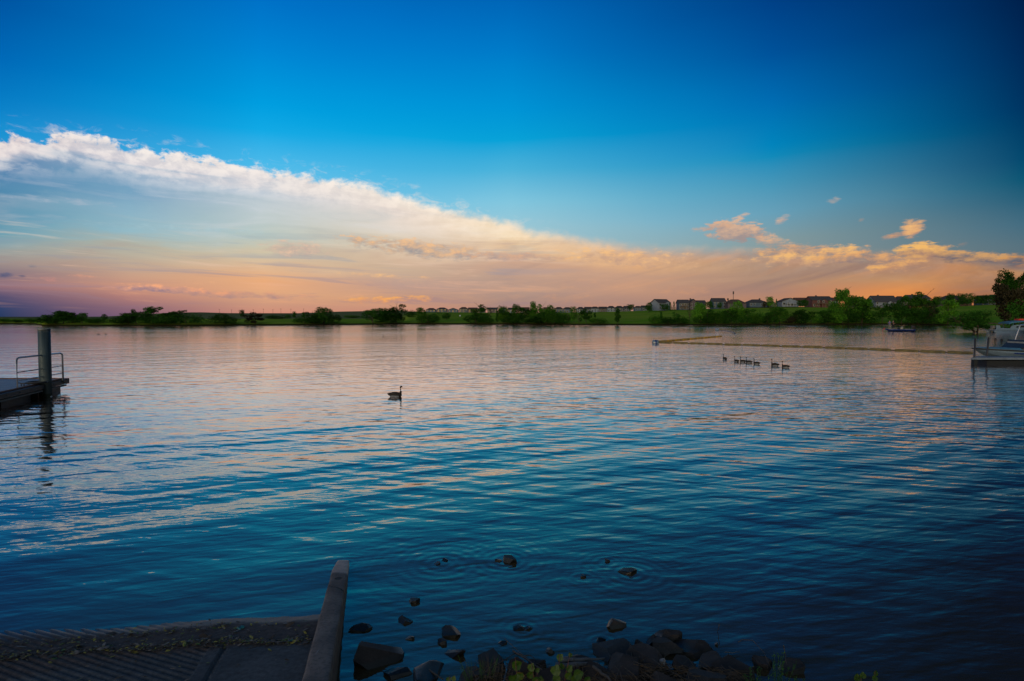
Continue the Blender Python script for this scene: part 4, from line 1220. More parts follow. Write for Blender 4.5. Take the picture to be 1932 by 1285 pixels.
m.add(vs, fs, False); vs2 = [(x, -y, z) for x, y, z in vs]; m.add(vs2, [f[::-1] for f in fs], False)
m.build('hull_stripe', M_BOATB, bo)
m = MB(); m.loft([[Vector((x, -w, z)), Vector((x, w, z)), Vector((x, w * .8, z2)), Vector((x, -w * .8, z2))] for x, w, z, z2 in ((.35, .2, .86, .90), (1.2, .7, .80, .90), (2.6, .95, .74, .88), (2.75, .95, .72, .80))], False); m.build('bow_deck', M_TEAL, bo)
m = MB(); m.box((3.35, 0, .98), (.6, 1.6, .62)); m.box((4.4, -.55, .9), (.55, .5, .5)); m.box((4.62, -.55, 1.25), (.14, .5, .4)); m.box((4.4, .55, .9), (.55, .5, .5)); m.box((4.62, .55, 1.25), (.14, .5, .4)); m.build('seats_and_console', M_SEAT, bo)
m = MB()
m.add([(2.75, -.95, .86), (2.75, .95, .86), (3.25, .85, 1.40), (3.25, -.85, 1.40), (2.79, -.95, .86), (2.79, .95, .86), (3.29, .85, 1.40), (3.29, -.85, 1.40)], [(0, 1, 2, 3), (7, 6, 5, 4), (0, 3, 7, 4), (1, 5, 6, 2), (3, 2, 6, 7), (0, 4, 5, 1)], False)
m.build('windscreen', M_GLASS, bo)
m = MB()
for s_ in (-1, 1):
    m.tube([(3.6, s_ * 1.0, .75), (3.8, s_ * .98, 1.6), (4.0, s_ * .9, 2.45), (5.2, s_ * .85, 2.55)], .035, 8)
    m.tube([(4.8, s_ * 1.05, .75), (4.7, s_ * .98, 1.7), (4.6, s_ * .9, 2.5)], .03, 8)
for x, z in ((4.0, 2.45), (5.2, 2.55)): m.tube([(x, -.88, z), (x, .88, z)], .035, 8)
m.build('tower_frame', M_ALU, bo)
m = MB(); m.box((5.9, 0, .75), (1.7, 2.0, .35)); m.build('stern_cover', M_TEAL, bo)

# ---- white boat and gangway by the far right beach
wy = 108.0; wx = (1868 - 966) / 1073 * wy
wb = thing('pontoon_boat', 'white boat with long side rails lying at the far right beach', 'boat', (wx, wy, 0), R(-3))
m = MB()
for s_ in (-1, 1): m.tube([(0, s_ * .9, .25), (.5, s_ * .9, .12), (1.2, s_ * .9, .1), (6.4, s_ * .9, .1), (6.5, s_ * .9, .2)], [.08, .25, .3, .3, .12], 12)
m.build('pontoons', M_BOATW, wb)
m = MB(); m.box((3.3, 0, .48), (6.6, 2.4, .14)); m.build('deck', M_BOATW, wb)
m = MB()
m.loft([[Vector((x, -1.22, z0)), Vector((x, -1.16, z0)), Vector((x, -1.16, z1)), Vector((x, -1.22, z1))] for x, z0, z1 in ((.2, .56, 1.5), (.8, .56, 1.45), (1.0, .56, .95), (2.7, .56, .85), (3.0, .56, 1.35), (3.6, .56, 1.5), (6.3, .56, 1.62))], False)
m.build('side_panel', M_BOATW, wb)
m = MB(); m.tube([(3.8, -1.25, 1.15), (4.05, -1.25, 1.15)], .16, 10); m.box((5.1, -1.24, 1.2), (1.7, .05, .34)); m.build('dark_openings', M_BLACK, wb)
m = MB(); m.box((.35, -.2, 1.1), (.5, .6, .5)); m.tube([(.25, -.2, .9), (.2, -.2, -.2)], [.14, .08], 8); m.build('outboard_motor', M_PALE, wb)
m = MB()
for x in (3.2, 6.2):
    for s_ in (-1, 1): m.tube([(x, s_ * 1.15, .5), (x + .1, s_ * 1.15, 1.85)], .035, 6)
rings = [[Vector((x, -1.4, z - .12)), Vector((x, 1.4, z - .12)), Vector((x, 1.25, z + .08)), Vector((x, 0, z + .2)), Vector((x, -1.25, z + .08))] for x, z in ((2.4, 1.78), (3.0, 2.0), (4.6, 2.15), (7.6, 2.15), (8.0, 1.95))]
m.loft(rings, False); m.build('canopy', M_TEAL, wb)
m = MB(); m.box((5.6, 0, 2.50), (1.7, 1.0, .3)); m.build('red_cushion', M_RED, wb)
# brown branch across the boat
brn = thing('branch', 'bare brown branch slanting over the white boat at the beach', 'branch', (wx - .5, wy - 1.6, 1.6))
m = MB(); m.tube([(-1.2, 0, .25), (0, 0, .2), (1.2, 0, -.05), (2.2, -.1, -.55)], [.06, .09, .09, .03], 7); m.tube([(.9, 0, .05), (1.5, 0, .2), (2.0, 0, .1)], [.05, .03, .01], 5); m.build('limb', M_BARK, brn)
# mooring buoys
for i, (px, py, lb) in enumerate([(1878, 640, 'leftmost of three dark buoys left of the boat tower'), (1890, 641.5, 'middle of three dark buoys left of the boat tower'), (1903, 642.5, 'dark buoy closest to the boat tower')]):
    p = at(px, py); t = thing('buoy', lb, 'buoy', (p.x, p.y, 0), 0, 'dark buoys near the right dock')
    m = MB(); m.ball((0, 0, .03), (.15, .15, .12), 14, 8); m.build('float_body', M_BLACK, t)
    m = MB(); m.tube([(0, 0, .13), (0, 0, .2)], [.04, .03], 8); m.build('ring', M_STEELD, t)

# ---- people by skin modifier
def person_mesh(joints, edges, name, material, parent):
    me = D.meshes.new(name)
    me.from_pydata([j[:3] for j in joints], edges, [])
    o = link(name, me, parent)
    sk = o.modifiers.new('skin', 'SKIN')
    for i, j in enumerate(joints):
        me.skin_vertices[0].data[i].radius = (j[3], j[4] if len(j) > 4 else j[3])
    me.skin_vertices[0].data[0].use_root = True
    sk.use_smooth_shade = True
    ss = o.modifiers.new('sub', 'SUBSURF'); ss.levels = 2; ss.render_levels = 2
    me.materials.append(material)
    return o
def person(loc, rz, label, shirt, trousers, stance, arm=0.35):
    t = thing('person', label, 'person', loc, rz, 'anglers in the fishing boat')
    # pelvis root, legs, torso, neck, head, arms
    J = [(0, 0, .92, .15, .12), (.10, 0, .86, .09), (.12, .02, .48, .062), (.12 + stance, 0, .09, .045), (.12 + stance, -.16, .04, .04, .03),
         (-.10, 0, .86, .09), (-.12, -.02, .48, .062), (-.12 - stance, 0, .09, .045), (-.12 - stance, -.16, .04, .04, .03),
         (0, 0, 1.15, .15, .11), (0, 0, 1.40, .17, .11), (0, -.01, 1.52, .055), (0, -.02, 1.62, .078, .09), (0, -.02, 1.70, .082, .092),
         (.20, 0, 1.42, .06), (.27, -.05, 1.15, .046), (.20, -.28, 1.08, .034), (.15, -.36, 1.09, .035, .02),
         (-.20, 0, 1.42, .06), (-.28, -.06, 1.16, .046), (-.18, -.30, 1.12, .034), (-.12, -.38, 1.14, .035, .02)]
    E = [(0, 1), (1, 2), (2, 3), (3, 4), (0, 5), (5, 6), (6, 7), (7, 8), (0, 9), (9, 10), (10, 11), (11, 12), (12, 13), (10, 14), (14, 15), (15, 16), (16, 17), (10, 18), (18, 19), (19, 20), (20, 21)]
    body = person_mesh(J, E, 'body', M_SKIN, t)
    S_ = [(0, 0, 1.02, .165, .135), (0, 0, 1.2, .17, .13), (0, 0, 1.40, .19, .13), (.20, 0, 1.42, .075), (.27, -.05, 1.17, .062), (-.20, 0, 1.42, .075), (-.28, -.06, 1.18, .062), (0, 0, .9, .17, .135)]
    person_mesh(S_, [(0, 1), (1, 2), (2, 3), (3, 4), (2, 5), (5, 6), (0, 7)], 'shirt', shirt, t)
    P_ = [(0, 0, .93, .165, .13), (.10, 0, .84, .105), (.12, .02, .48, .078), (.12 + stance, 0, .12, .066), (-.10, 0, .84, .105), (-.12, -.02, .48, .078), (-.12 - stance, 0, .12, .066)]
    person_mesh(P_, [(0, 1), (1, 2), (2, 3), (0, 4), (4, 5), (5, 6)], 'trousers', trousers, t)
    m = MB(); m.ball((0, -.01, 1.745), (.10, .115, .075), 14, 8); m.box((0, -.14, 1.735), (.14, .12, .02)); m.build('cap', shirt if trousers is M_DARKC else M_DARKC, t)
    m = MB(); m.ball((0, -.112, 1.655), (.014, .02, .02), 8, 6)
    for s_ in (-1, 1):
        m.ball((s_ * .032, -.098, 1.685), (.011, .008, .007), 8, 6); m.ball((s_ * .088, -.01, 1.66), (.012, .02, .03), 8, 6)
    m.build('face', M_SKIN, t)
    m = MB()      # fingers, curled round the rod
    for hx, hy, hz in ((.15, -.38, 1.09), (-.12, -.40, 1.14)):
        for k in range(4):
            f = hx - .027 + k * .018; l_ = (.05, .058, .055, .044)[k]
            m.tube([(f, hy, hz), (f, hy - l_ * .7, hz - .005), (f, hy - l_ * .75, hz - .03), (f, hy - l_ * .3, hz - .042)], [.009, .0085, .008, .007], 6)
        sgn = 1 if hx < 0 else -1
        m.tube([(hx + sgn * .03, hy + .03, hz), (hx + sgn * .045, hy, hz - .012), (hx + sgn * .03, hy - .03, hz - .03)], [.01, .0095, .008], 6)
    m.build('hands', M_SKIN, t)
    return t

# ---- fishing boat with two anglers
fy = 3219 / 27.2; fx0 = (1669 - 966) / 1073 * fy
fb = thing('fishing_boat', 'low dark blue bass boat with two anglers and a black outboard', 'boat', (fx0, fy, 0), R(-3))
m = MB(); rings = hull(m, 5.7, 1.9, .42, .32, -.12, .12); m.build('hull', M_BOATB, fb)
m = MB(); m.box((1.35, 0, .50), (1.7, 1.3, .06)); m.box((4.5, 0, .46), (1.6, 1.6, .06)); m.build('casting_deck', M_SEAT, fb)
m = MB(); m.box((3.1, -.35, .62), (.4, .5, .4)); m.box((3.3, -.35, .88), (.1, .5, .35)); m.build('driver_seat', M_SEAT, fb)
m = MB(); m.box((2.6, -.35, .62), (.35, .5, .35)); m.build('console', M_BLACK, fb)
m = MB()
m.loft([[Vector((x, -w, z0)), Vector((x, w, z0)), Vector((x, w * .8, z1)), Vector((x, -w * .8, z1))] for x, w, z0, z1 in ((5.35, .16, .75, 1.05), (5.6, .22, .62, 1.22), (6.0, .22, .5, 1.12), (6.25, .14, .52, .85))], False)
m.tube([(5.75, 0, .7), (6.0, 0, .2), (6.1, 0, -.4)], [.12, .09, .07], 8); m.box((5.85, 0, .35), (.25, .35, .5)); m.build('outboard_motor', M_BLACK, fb)
m = MB(); m.tube([(.1, 0, .55), (-.35, 0, .35), (-.42, 0, -.3)], [.05, .05, .04], 8); m.ball((-.05, 0, .62), (.2, .12, .12), 10, 6); m.build('trolling_motor', M_RED, fb)
ca, sa = math.cos(R(-3)), math.sin(R(-3))
def onboat(x, y, z): return (fx0 + x * ca - y * sa, fy + x * sa + y * ca, z)
person(onboat(1.0, 0, .53), R(-70), 'angler in a blue shirt and grey trousers standing at the boat bow', M_NAVY, M_GREYC, .04)
person(onboat(1.75, .1, .53), R(100), 'angler dressed all in black standing second from the bow', M_DARKC, M_DARKC, .04)
for j, (x, z, dx, dz, lb) in enumerate([(.9, 1.65, -1.6, 1.0, 'fishing rod held over the bow by the blue shirted angler'), (1.9, 1.65, 1.8, .7, 'fishing rod held by the angler in black')]):
    o = onboat(x, -.38 if j == 0 else .4, z)
    t = thing('fishing_rod', lb, 'fishing rod', o)
    m = MB(); m.tube([(-dx * .12, 0, -dz * .12), (0, 0, 0), (dx * .6, 0, dz * .7), (dx, 0, dz)], [.014, .011, .006, .003], 6); m.build('blank', M_STEELD, t)
    m = MB(); m.tube([(dx * .08, -.03, dz * .08 - .06), (dx * .08, .03, dz * .08 - .06)], .035, 8); m.build('reel', M_STEELD, t)

# ---- floating boom: two runs of barrels from the corner buoy
def run(name, label, pts, material, r, seg, sag=0.0):
    a = at(*pts[0]); t = thing(name, label, 'float line', (a.x, a.y, 0))
    P = [at(*p) for p in pts]
    L = sum((P[i + 1] - P[i]).length for i in range(len(P) - 1)); n = max(3, int(L / seg))
    def pos(u):
        s_ = u * L
        for i in range(len(P) - 1):
            l = (P[i + 1] - P[i]).length
            if s_ <= l or i == len(P) - 2:
                return P[i].lerp(P[i + 1], min(1, s_ / l))
            s_ -= l
    rnd = random.Random(len(pts) + n)
    line = []
    me = None
    for i in range(n):
        u0 = i / n; p0 = pos(u0 + .03 / n); p1 = pos(u0 + .93 / n)
        jit = Vector((0, rnd.uniform(-.12, .12), 0))
        p0 = p0 + jit * .5 - a; p1 = p1 + jit - a
        p0.z = p1.z = r * .25
        line += [p0 + Vector((0, 0, .01)), p1 + Vector((0, 0, .01))]
        d = p1 - p0
        if me is None:
            m = MB(); l = 1.0
            m.tube([(0, 0, 0), (.02, 0, 0), (.10, 0, 0), (.9, 0, 0), (.98, 0, 0), (1.0, 0, 0)], [r * .5, r * .9, r, r, r * .9, r * .5], 12)
            o = m.build('float', material, t); me = o.data
        else:
            o = link('float', me, t)
        o.location = p0; o.rotation_euler = (0, 0, math.atan2(d.y, d.x)); o.scale = (d.length, 1, 1)
    m = MB(); m.tube([p + Vector((0, 0, .0)) for p in line], .04, 6); m.build('rope', M_LINE, t)
run('float_line', 'long dark stained float line running from the corner buoy to the right dock', [(1240, 646.5), (1400, 651.5), (1560, 656.5), (1700, 662), (1842, 667.5)], M_DYEL, .13, 1.9)
run('float_line', 'short yellow float line slanting back from the corner buoy', [(1242, 646), (1300, 640.5), (1362, 635.2)], M_YEL, .16, 2.6)
run('float_line', 'curved pale float line beyond the yellow one', [(1350, 623.5), (1368, 624.5), (1382, 627), (1388, 629.5), (1384, 631)], M_PALE, .10, 3.0)
p = at(1236.5, 648.5)
t = thing('buoy', 'white and blue buoy at the corner where the two float lines meet', 'buoy', (p.x, p.y, 0))
m = MB(); m.tube([(-.35, 0, .12), (-.3, 0, .12), (.3, 0, .12), (.35, 0, .12)], [.18, .3, .3, .18], 16); m.build('float_body', M_BOATW, t)
m = MB(); m.tube([(-.08, 0, .12), (.08, 0, .12)], .31, 16); m.build('band', M_BOATB, t)
p = at(1353, 623.8)
t = thing('buoy', 'small pale buoy at the far end of the curved float line', 'buoy', (p.x, p.y, 0))
m = MB(); m.ball((0, 0, .2), (.45, .4, .35), 14, 8); m.build('float_body', M_BOATW, t)
m = MB(); m.tube([(0, 0, .5), (0, 0, .7)], [.08, .05], 8); m.build('ring', M_STEELD, t)

# ---- geese
M_GBROWN = simple('goose_brown_feathers', (.016, .012, .010), 0.8, 0.35, 12.0, bstr=0.5)
M_GBLACK = simple('goose_black_feathers', (.006, .006, .007), 0.7, 0.2, 10.0)
M_GPALE = simple('goose_pale_flank', (.17, .18, .20), 0.8, 0.25, 14.0)
def make_goose():
    t = thing('goose', 'x', 'goose')
    R_ = []
    # x forward (tail at -.42, breast at +.30)
    for x, zc, w, h in ((-.42, .150, .02, .010), (-.36, .140, .07, .035), (-.26, .105, .115, .085), (-.12, .095, .145, .145), (.02, .092, .155, .155), (.14, .085, .145, .14), (.24, .09, .115, .115), (.31, .10, .06, .07), (.335, .10, .02, .03)):
        R_.append([Vector((x, math.cos(a) * w, zc + math.sin(a) * h)) for a in [k * math.pi / 8 for k in range(16)]])
    m = MB(); m.loft(R_)
    # continuous neck and head growing out of the breast
    neck = [(.20, .10, .085), (.27, .19, .066), (.285, .27, .050), (.272, .36, .044), (.268, .43, .042), (.285, .475, .047), (.315, .49, .046), (.345, .482, .028), (.362, .475, .016)]
    m.cur = 1
    m.tube([(x, 0, z) for x, z, r in neck], [r for x, z, r in neck], 14)
    body = m.build('body', [M_GBROWN, M_GBLACK], t)
    m = MB(); m.tube([(.352, 0, .475), (.38, 0, .468), (.408, 0, .460)], [.016, .013, .006], 8, flat=.7); m.build('bill', M_GBLACK, t)
    m = MB()
    for s_ in (-1, 1): m.ball((.306, s_ * .036, .462), (.026, .014, .030), 10, 6)
    m.build('cheek_patch', M_GPALE, t)
    for s_ in (-1, 1):
        m = MB(); rr_ = []
        for x, zc, w, h in ((-.40, .17, .012, .012), (-.30, .165, .03, .035), (-.12, .15, .045, .075), (.05, .145, .045, .075), (.17, .14, .02, .04)):
            yb = s_ * (.15 - abs(x + .02) * .22)
            rr_.append([Vector((x, yb - s_ * .035 + math.cos(a) * w, zc + math.sin(a) * h)) for a in [k * math.pi / 5 for k in range(10)]])
        m.loft(rr_); m.build('wing', M_GBROWN, t)
    m = MB()
    for s_ in (-1, 1): m.ball((-.02, s_ * .115, .045), (.24, .045, .055), 14, 8)
    m.ball((-.30, 0, .10), (.085, .075, .035), 12, 8)
    m.build('flank', M_GPALE, t)
    return t
g0 = make_goose()
GR = 'geese swimming on the lake'
geese = [(746, 748.5, 0, 1.0, 'lone dark goose swimming to the right in the middle of the lake'),
 (1367.5, 678.5, 105, .85, 'goose at the far left of the distant line, seen from behind'),
 (1389.5, 683, 112, .85, 'second goose from the left in the distant line'),
 (1401.5, 683.5, 135, .85, 'goose between two close neighbours in the distant line, third from the left'),
 (1413, 685, 140, .88, 'fourth goose of the distant line, the last of the tight cluster'),
 (1427.5, 687.3, 145, .85, 'goose just right of the tight cluster in the distant line'),
 (1462, 690.5, 150, .95, 'larger goose second from the right end of the distant line'),
 (1482, 693.8, 148, .9, 'goose at the far right end of the distant line')]
for i, (px, py, rz, sc, lb) in enumerate(geese):
    if i == 0: g = g0
    else:
        g = g0.copy(); COL.objects.link(g)
        for ch in [c for c in g0.children]:
            c = ch.copy(); COL.objects.link(c); c.parent = g
    p = at(px, py); g.location = (p.x, p.y, -.01); g.rotation_euler = (0, 0, R(rz)); g.scale = (.72, .72, .80) if i == 0 else (sc * .66, sc * .72, sc * .86)
    tag(g, lb, 'goose', GR)
for i, (px, py, lb) in enumerate([(185, 631.2, 'tiny distant duck, left one of the pair off the long thicket'), (200, 631, 'tiny distant duck, right one of the pair off the long thicket'), (723, 635.3, 'tiny distant bird alone below the dense trio of trees')]):
    g = g0.copy(); COL.objects.link(g)
    for ch in g0.children:
        c = ch.copy(); COL.objects.link(c); c.parent = g
    p = at(px, py); g.name = 'duck'; g.location = (p.x, p.y, -.02); g.rotation_euler = (0, 0, R(30 + 130 * i)); g.scale = (.6, .6, .45)
    tag(g, lb, 'duck', 'distant ducks')

# ================================================================ foreground: ramp, kerb, rocks, plants
AX = Vector((-.242, .970, 0)).normalized()
LT = Vector((-.970, -.242, 0)).normalized()
def sl(x, y): return x * AX.x + y * AX.y, x * LT.x + y * LT.y
def ramp_base(x, y):
    s_, l = sl(x, y)
    z = .13 * (5.86 - s_) + .0205 * (l - .534)
    z += mnoise.noise(Vector((x * .9, y * .9, 3))) * .008
    return z
def silt(s_, l, x, y):
    k = min(1, max(0, (s_ - 5.30 - (l - .6) * .10 + mnoise.noise(Vector((x * 2.5, y * 2.5, 8))) * .22) / .12))
    k2 = min(1, max(0, (6.35 - s_ + mnoise.noise(Vector((x * 1.8, y * 1.8, 1))) * .25) / .2))
    fade = min(1, max(0, (3.2 - l) / 1.6))
    return k * k2 * (0.35 + .65 * fade)
def ramp_h(x, y):
    s_, l = sl(x, y)
    z = ramp_base(x, y)
    g = 0.0
    k = silt(s_, l, x, y)
    if l > 1.42:
        u = (x * .423 + y * .906) / .066
        w = abs((u % 1.0) - .5) * 2
        g = -.019 * max(0.0, 1 - w * 1.7)
        g += .0012 * mnoise.noise(Vector((x * 30, y * 30, 0)))
    elif l > 1.30:
        g = .002
    elif l > 1.265:
        g = -.02
    z += g * (1 - k) + k * (.006 + .003 * mnoise.noise(Vector((x * 9, y * 9, 5))))
    return z
def ramp_fn(n, m):
    geo = n.new('ShaderNodeNewGeometry')
    P = geo.outputs['Position']
    X, Y, Z = n.sep(P)
    a = n.noise(P, 1.6, 5.0, 0.6); b = n.noise(P, 22.0, 5.0, 0.65); c = n.noise(P, 110.0, 3.0, 0.6)
    col = n.mix(n.smooth(a, 0.3, 0.7), (0.042, 0.048, 0.056, 1), (0.080, 0.084, 0.092, 1))
    s_ = X * AX.x + Y * AX.y
    mud = n.smooth(s_ + (a - 0.5) * 0.6, 5.25, 5.45) 
    col = n.mix(mud * 0.85, col, n.mix(b, (0.048, 0.036, 0.034, 1), (0.082, 0.062, 0.058, 1)))
    k = n.smooth(b, 0.25, 0.75, 0.65, 1.3)
    col = n.vscale(col, k)
    wet = n.smooth(Z + (a - 0.5) * 0.016, 0.030, 0.010)
    col = n.vscale(col, 1.0 - wet * 0.45)
    rough = 0.9 - wet * 0.5
    return principled(n, col, rough, b * 0.6 + c * 0.4, 0.35, 0.006, spec=0.25)
M_RAMP = mat('boat_ramp_concrete', ramp_fn)
def build_ramp():
    ss = np.arange(3.2, 8.4, 0.016); ll = np.concatenate([np.arange(.33, 1.2, .03), np.arange(1.2, 4.8, .013), np.arange(4.8, 9, .1)])
    P = np.zeros((len(ss), len(ll), 3))
    for i, s_ in enumerate(ss):
        for j, l in enumerate(ll):
            p = AX * s_ + LT * l
            P[i, j] = (p.x, p.y, ramp_h(p.x, p.y))
    return grid_obj('ramp', P, M_RAMP, 'structure')
ramp = build_ramp()

def on_ramp(px, py):
    z = 0.05
    for _ in range(6):
        p = at(px, py, z); z = ramp_base(p.x, p.y)
    return Vector((p.x, p.y, z))

# ---- concrete kerb between ramp and rocks
def kerb_fn(n, m):
    t = n.new('ShaderNodeTexCoord'); P = t.outputs['Object']
    X, Y, Z = n.sep(P)
    a = n.noise(P, 2.2, 5.0, 0.6); b = n.noise(P, 30.0, 5.0, 0.65); c = n.noise(P, 120.0, 3.0, 0.6)
    col = n.mix(n.smooth(a, 0.3, 0.7), (0.062, 0.045, 0.040, 1), (0.165, 0.128, 0.112, 1))
    col = n.mix(n.smooth(b, 0.45, 0.65) * 0.6, col, (0.045, 0.036, 0.033, 1))
    # scratches
    sc = n.noise(n.xyz(X * 26.0, Y * 2.6, 0.0), 1.0, 2.0, 0.5)
    col = n.mix(n.smooth(sc, 0.70, 0.74) * 0.5, col, (0.24, 0.23, 0.25, 1))
    # crack running across
    cr = n.m('ABSOLUTE', Y - 5.92 + X * 0.55 + 1.02 + (n.noise(n.xyz(X * 16.0, 0.0, 0.0), 1.0, 3.0, 0.7) - 0.5) * 0.16)
    crk = n.smooth(cr, 0.018, 0.008)
    hole = n.smooth(n.m('SQRT', (X + 1.93) * (X + 1.93) * 1.4 + (Y - 6.22) * (Y - 6.22)) + (b - 0.5) * 0.07, 0.06, 0.035)
    dk_ = n.m('MAXIMUM', crk, hole)
    col = n.mix(dk_, col, (0.012, 0.010, 0.009, 1))
    wet = n.smooth(Y + (a - 0.5) * .12, 6.36, 6.44)
    col = n.mix(wet, col, n.vscale(col, 1.9))  # wet tip: colour lightened to stand in for the cloud it reflects
    # weathered side face, colour brightened in place of light from the right
    side = n.smooth(S(n, n.sep(S(n, n.new('ShaderNodeNewGeometry').outputs['Normal']))[0].k), 0.5, 0.8)
    st = n.noise(n.xyz(X * 4.0, Y * 4.0, Z * 60.0), 1.0, 4.0, 0.6)
    col = n.mix(side * 0.8, col, n.mix(n.smooth(st, 0.35, 0.65), (0.075, 0.048, 0.032, 1), (0.20, 0.135, 0.085, 1)))
    return principled(n, col, 0.82 - wet * 0.35, b * 0.6 + c * 0.4 - dk_ * 2.5, 0.5, 0.01, spec=0.5)
M_KERB = mat('kerb_concrete', kerb_fn)
def build_kerb():
    rows = []
    for i in range(121):
        y = 2.4 + (7.35 - 2.4) * i / 120
        t = (y - 4.13) / (6.9 - 4.13)
        xl = -1.555 + (-2.19 + 1.555) * t; xr = -1.351 + (-2.0 + 1.351) * t
        zt = .35 - .35 * t if y < 6.7 else .35 - .35 * (6.7 - 4.13) / 2.77 - (y - 6.7) * .10 - max(0, y - 6.84) ** 2 * 2.2
        zt += .004
        sh = max(0, (y - 6.6)) * .10
        xl += sh * .9; xr -= sh * .1
        n1 = mnoise.noise(Vector((y * 3, 1, 0))) * .006; n2 = mnoise.noise(Vector((y * 5, 9, 0))) * .007
        chip = max(0, mnoise.noise(Vector((y * 2.2, 4, 4))) - .12) * .07 + max(0, mnoise.noise(Vector((y * 9, 1, 7))) - .2) * .03
        if y < 5.9: chip += 0
        if 5.55 < y < 6.05: chip += .018 * math.sin((y - 5.55) / .5 * math.pi)
        c = .022
        zr = zt - chip * .5
        rows.append([(xl + n1 - .012, y, -.6), (xl + n1, y, zt - c), (xl + c * .5 + n1, y, zt - c * .3), (xl + c + n1, y, zt), ((xl * 2 + xr) / 3, y, zt + .002 + n2 * .3), ((xl + xr * 2) / 3, y, zt + .001 - n1 * .3),
                     (xr - c + n2 - chip, y, zr), (xr - c * .4 + n2 - chip * .6, y, zr - c * .35), (xr + n2 - chip * .3, y, zr - c), (xr + .006, y, zr - .12), (xr + .015, y, -.6)])
    P = np.array(rows)
    m = MB()
    m.loft([[Vector(p) for p in r] for r in rows], True)
    o = m.build('kerb', M_KERB)
    tag(o, 'cracked concrete kerb running from the boat ramp down into the lake', 'kerb')
    return o
build_kerb()

# ---- leaf litter and driftwood crumbs on the ramp
def leaf_mat(name, c):
    return simple(name, c, 0.7, 0.4, 30.0, coord='Object')
M_LY = leaf_mat('yellow_fallen_leaf', (.20, .18, .03)); M_LB = leaf_mat('brown_fallen_leaf', (.035, .025, .016)); M_LP = leaf_mat('pale_fallen_leaf', (.11, .095, .085)); M_LG = leaf_mat('green_leaf', (.05, .09, .015))
def litter():
    rnd = random.Random(7); m = MB()
    lineA = [(-60, 1246), (60, 1238), (150, 1229), (300, 1224), (390, 1214), (450, 1213), (540, 1212), (590, 1206)]
    lineB = [(-60, 1219), (80, 1213), (180, 1204), (260, 1198), (330, 1190), (400, 1184), (470, 1181), (560, 1180)]
    for L, n, sp, up_ in ((lineA, 1150, 3.5, 0), (lineB, 380, 4.0, 0), ('mid', 160, 0, 0), ('low', 40, 0, 0)):
        for _ in range(n):
            if L == 'mid': px = rnd.uniform(-40, 585); py = interp(lineA, px) - rnd.uniform(0, 26)
            elif L == 'low': px = rnd.uniform(-40, 560); py = interp(lineA, px) + rnd.uniform(0, 70)
            else:
                px = rnd.uniform(-60, 588); py = interp(L, px) + rnd.gauss(0, sp)
                if L is lineB and px > 430 and rnd.random() < .7: continue
                if mnoise.noise(Vector((px * .02, 0, 0))) < -.25 and rnd.random() < .6: continue
            p = on_ramp(px, py)
            zr = ramp_h(p.x, p.y)
            big_ = rnd.random()
            l = rnd.uniform(.008, .026) if big_ < .9 else rnd.uniform(.03, .055)
            w = l * rnd.uniform(.22, .5)
            a = rnd.uniform(0, 6.28); 
            if rnd.random() < .5: a = rnd.gauss(0.15, .4)
            u = Vector((math.cos(a), math.sin(a), rnd.uniform(-.25, .35))); v = Vector((-math.sin(a), math.cos(a), rnd.uniform(-.4, .4)))
            c = Vector((p.x, p.y, zr + rnd.uniform(.004, .022)))
            r = rnd.random()
            m.cur = 0 if r < .18 else (1 if r < .72 else (2 if r < .92 else 3))
            m.add([c - u * l, c - u * l * .3 - v * w + Vector((0, 0, .003)), c + u * l * .4 - v * w * .8, c + u * l, c + u * l * .4 + v * w * .8, c - u * l * .3 + v * w + Vector((0, 0, .003))], [(0, 1, 2, 3, 4, 5)], False)
    for _ in range(46):      # twigs in the drift line
        px = rnd.uniform(0, 585); py = interp(lineA, px) + rnd.gauss(0, 4)
        p = on_ramp(px, py); a = rnd.gauss(.1, .5); l = rnd.uniform(.03, .12); m.cur = 1
        z = ramp_h(p.x, p.y) + .008
        m.tube([(p.x - math.cos(a) * l, p.y - math.sin(a) * l, z), (p.x, p.y + .004, z + .004), (p.x + math.cos(a) * l, p.y + math.sin(a) * l, z)], [.002, .003, .0015], 5)
    o = m.build('leaf_litter', [M_LY, M_LB, M_LP, M_LG], kind='stuff')
litter()
M_TEALP = simple('teal_plastic', (.02, .13, .14), 0.4, 0.2, 20)
for px, py, lb, s_ in ((453, 1187, 'dark teal plastic scrap lying on the wet mud of the ramp', 1.0), (549, 1211, 'small teal lid lying in the leaf line beside the kerb', .7)):
    p = on_ramp(px, py)
    m = MB(); rnd = random.Random(px)
    rr_ = [[Vector((math.cos(a) * .036 * s_ * (1 + .25 * math.sin(a * 3 + px)), math.sin(a) * .028 * s_, z + .006 * math.sin(a * 2))) * k for a in [i * math.pi / 7 for i in range(14)]] for z, k in ((.0, 1.0), (.006, 1.02), (.014, .8), (.010, .5))]
    m.loft(rr_); o = m.build('plastic_scrap', M_TEALP, loc=(p.x, p.y, ramp_h(p.x, p.y) + .006))
    tag(o, lb, 'litter')

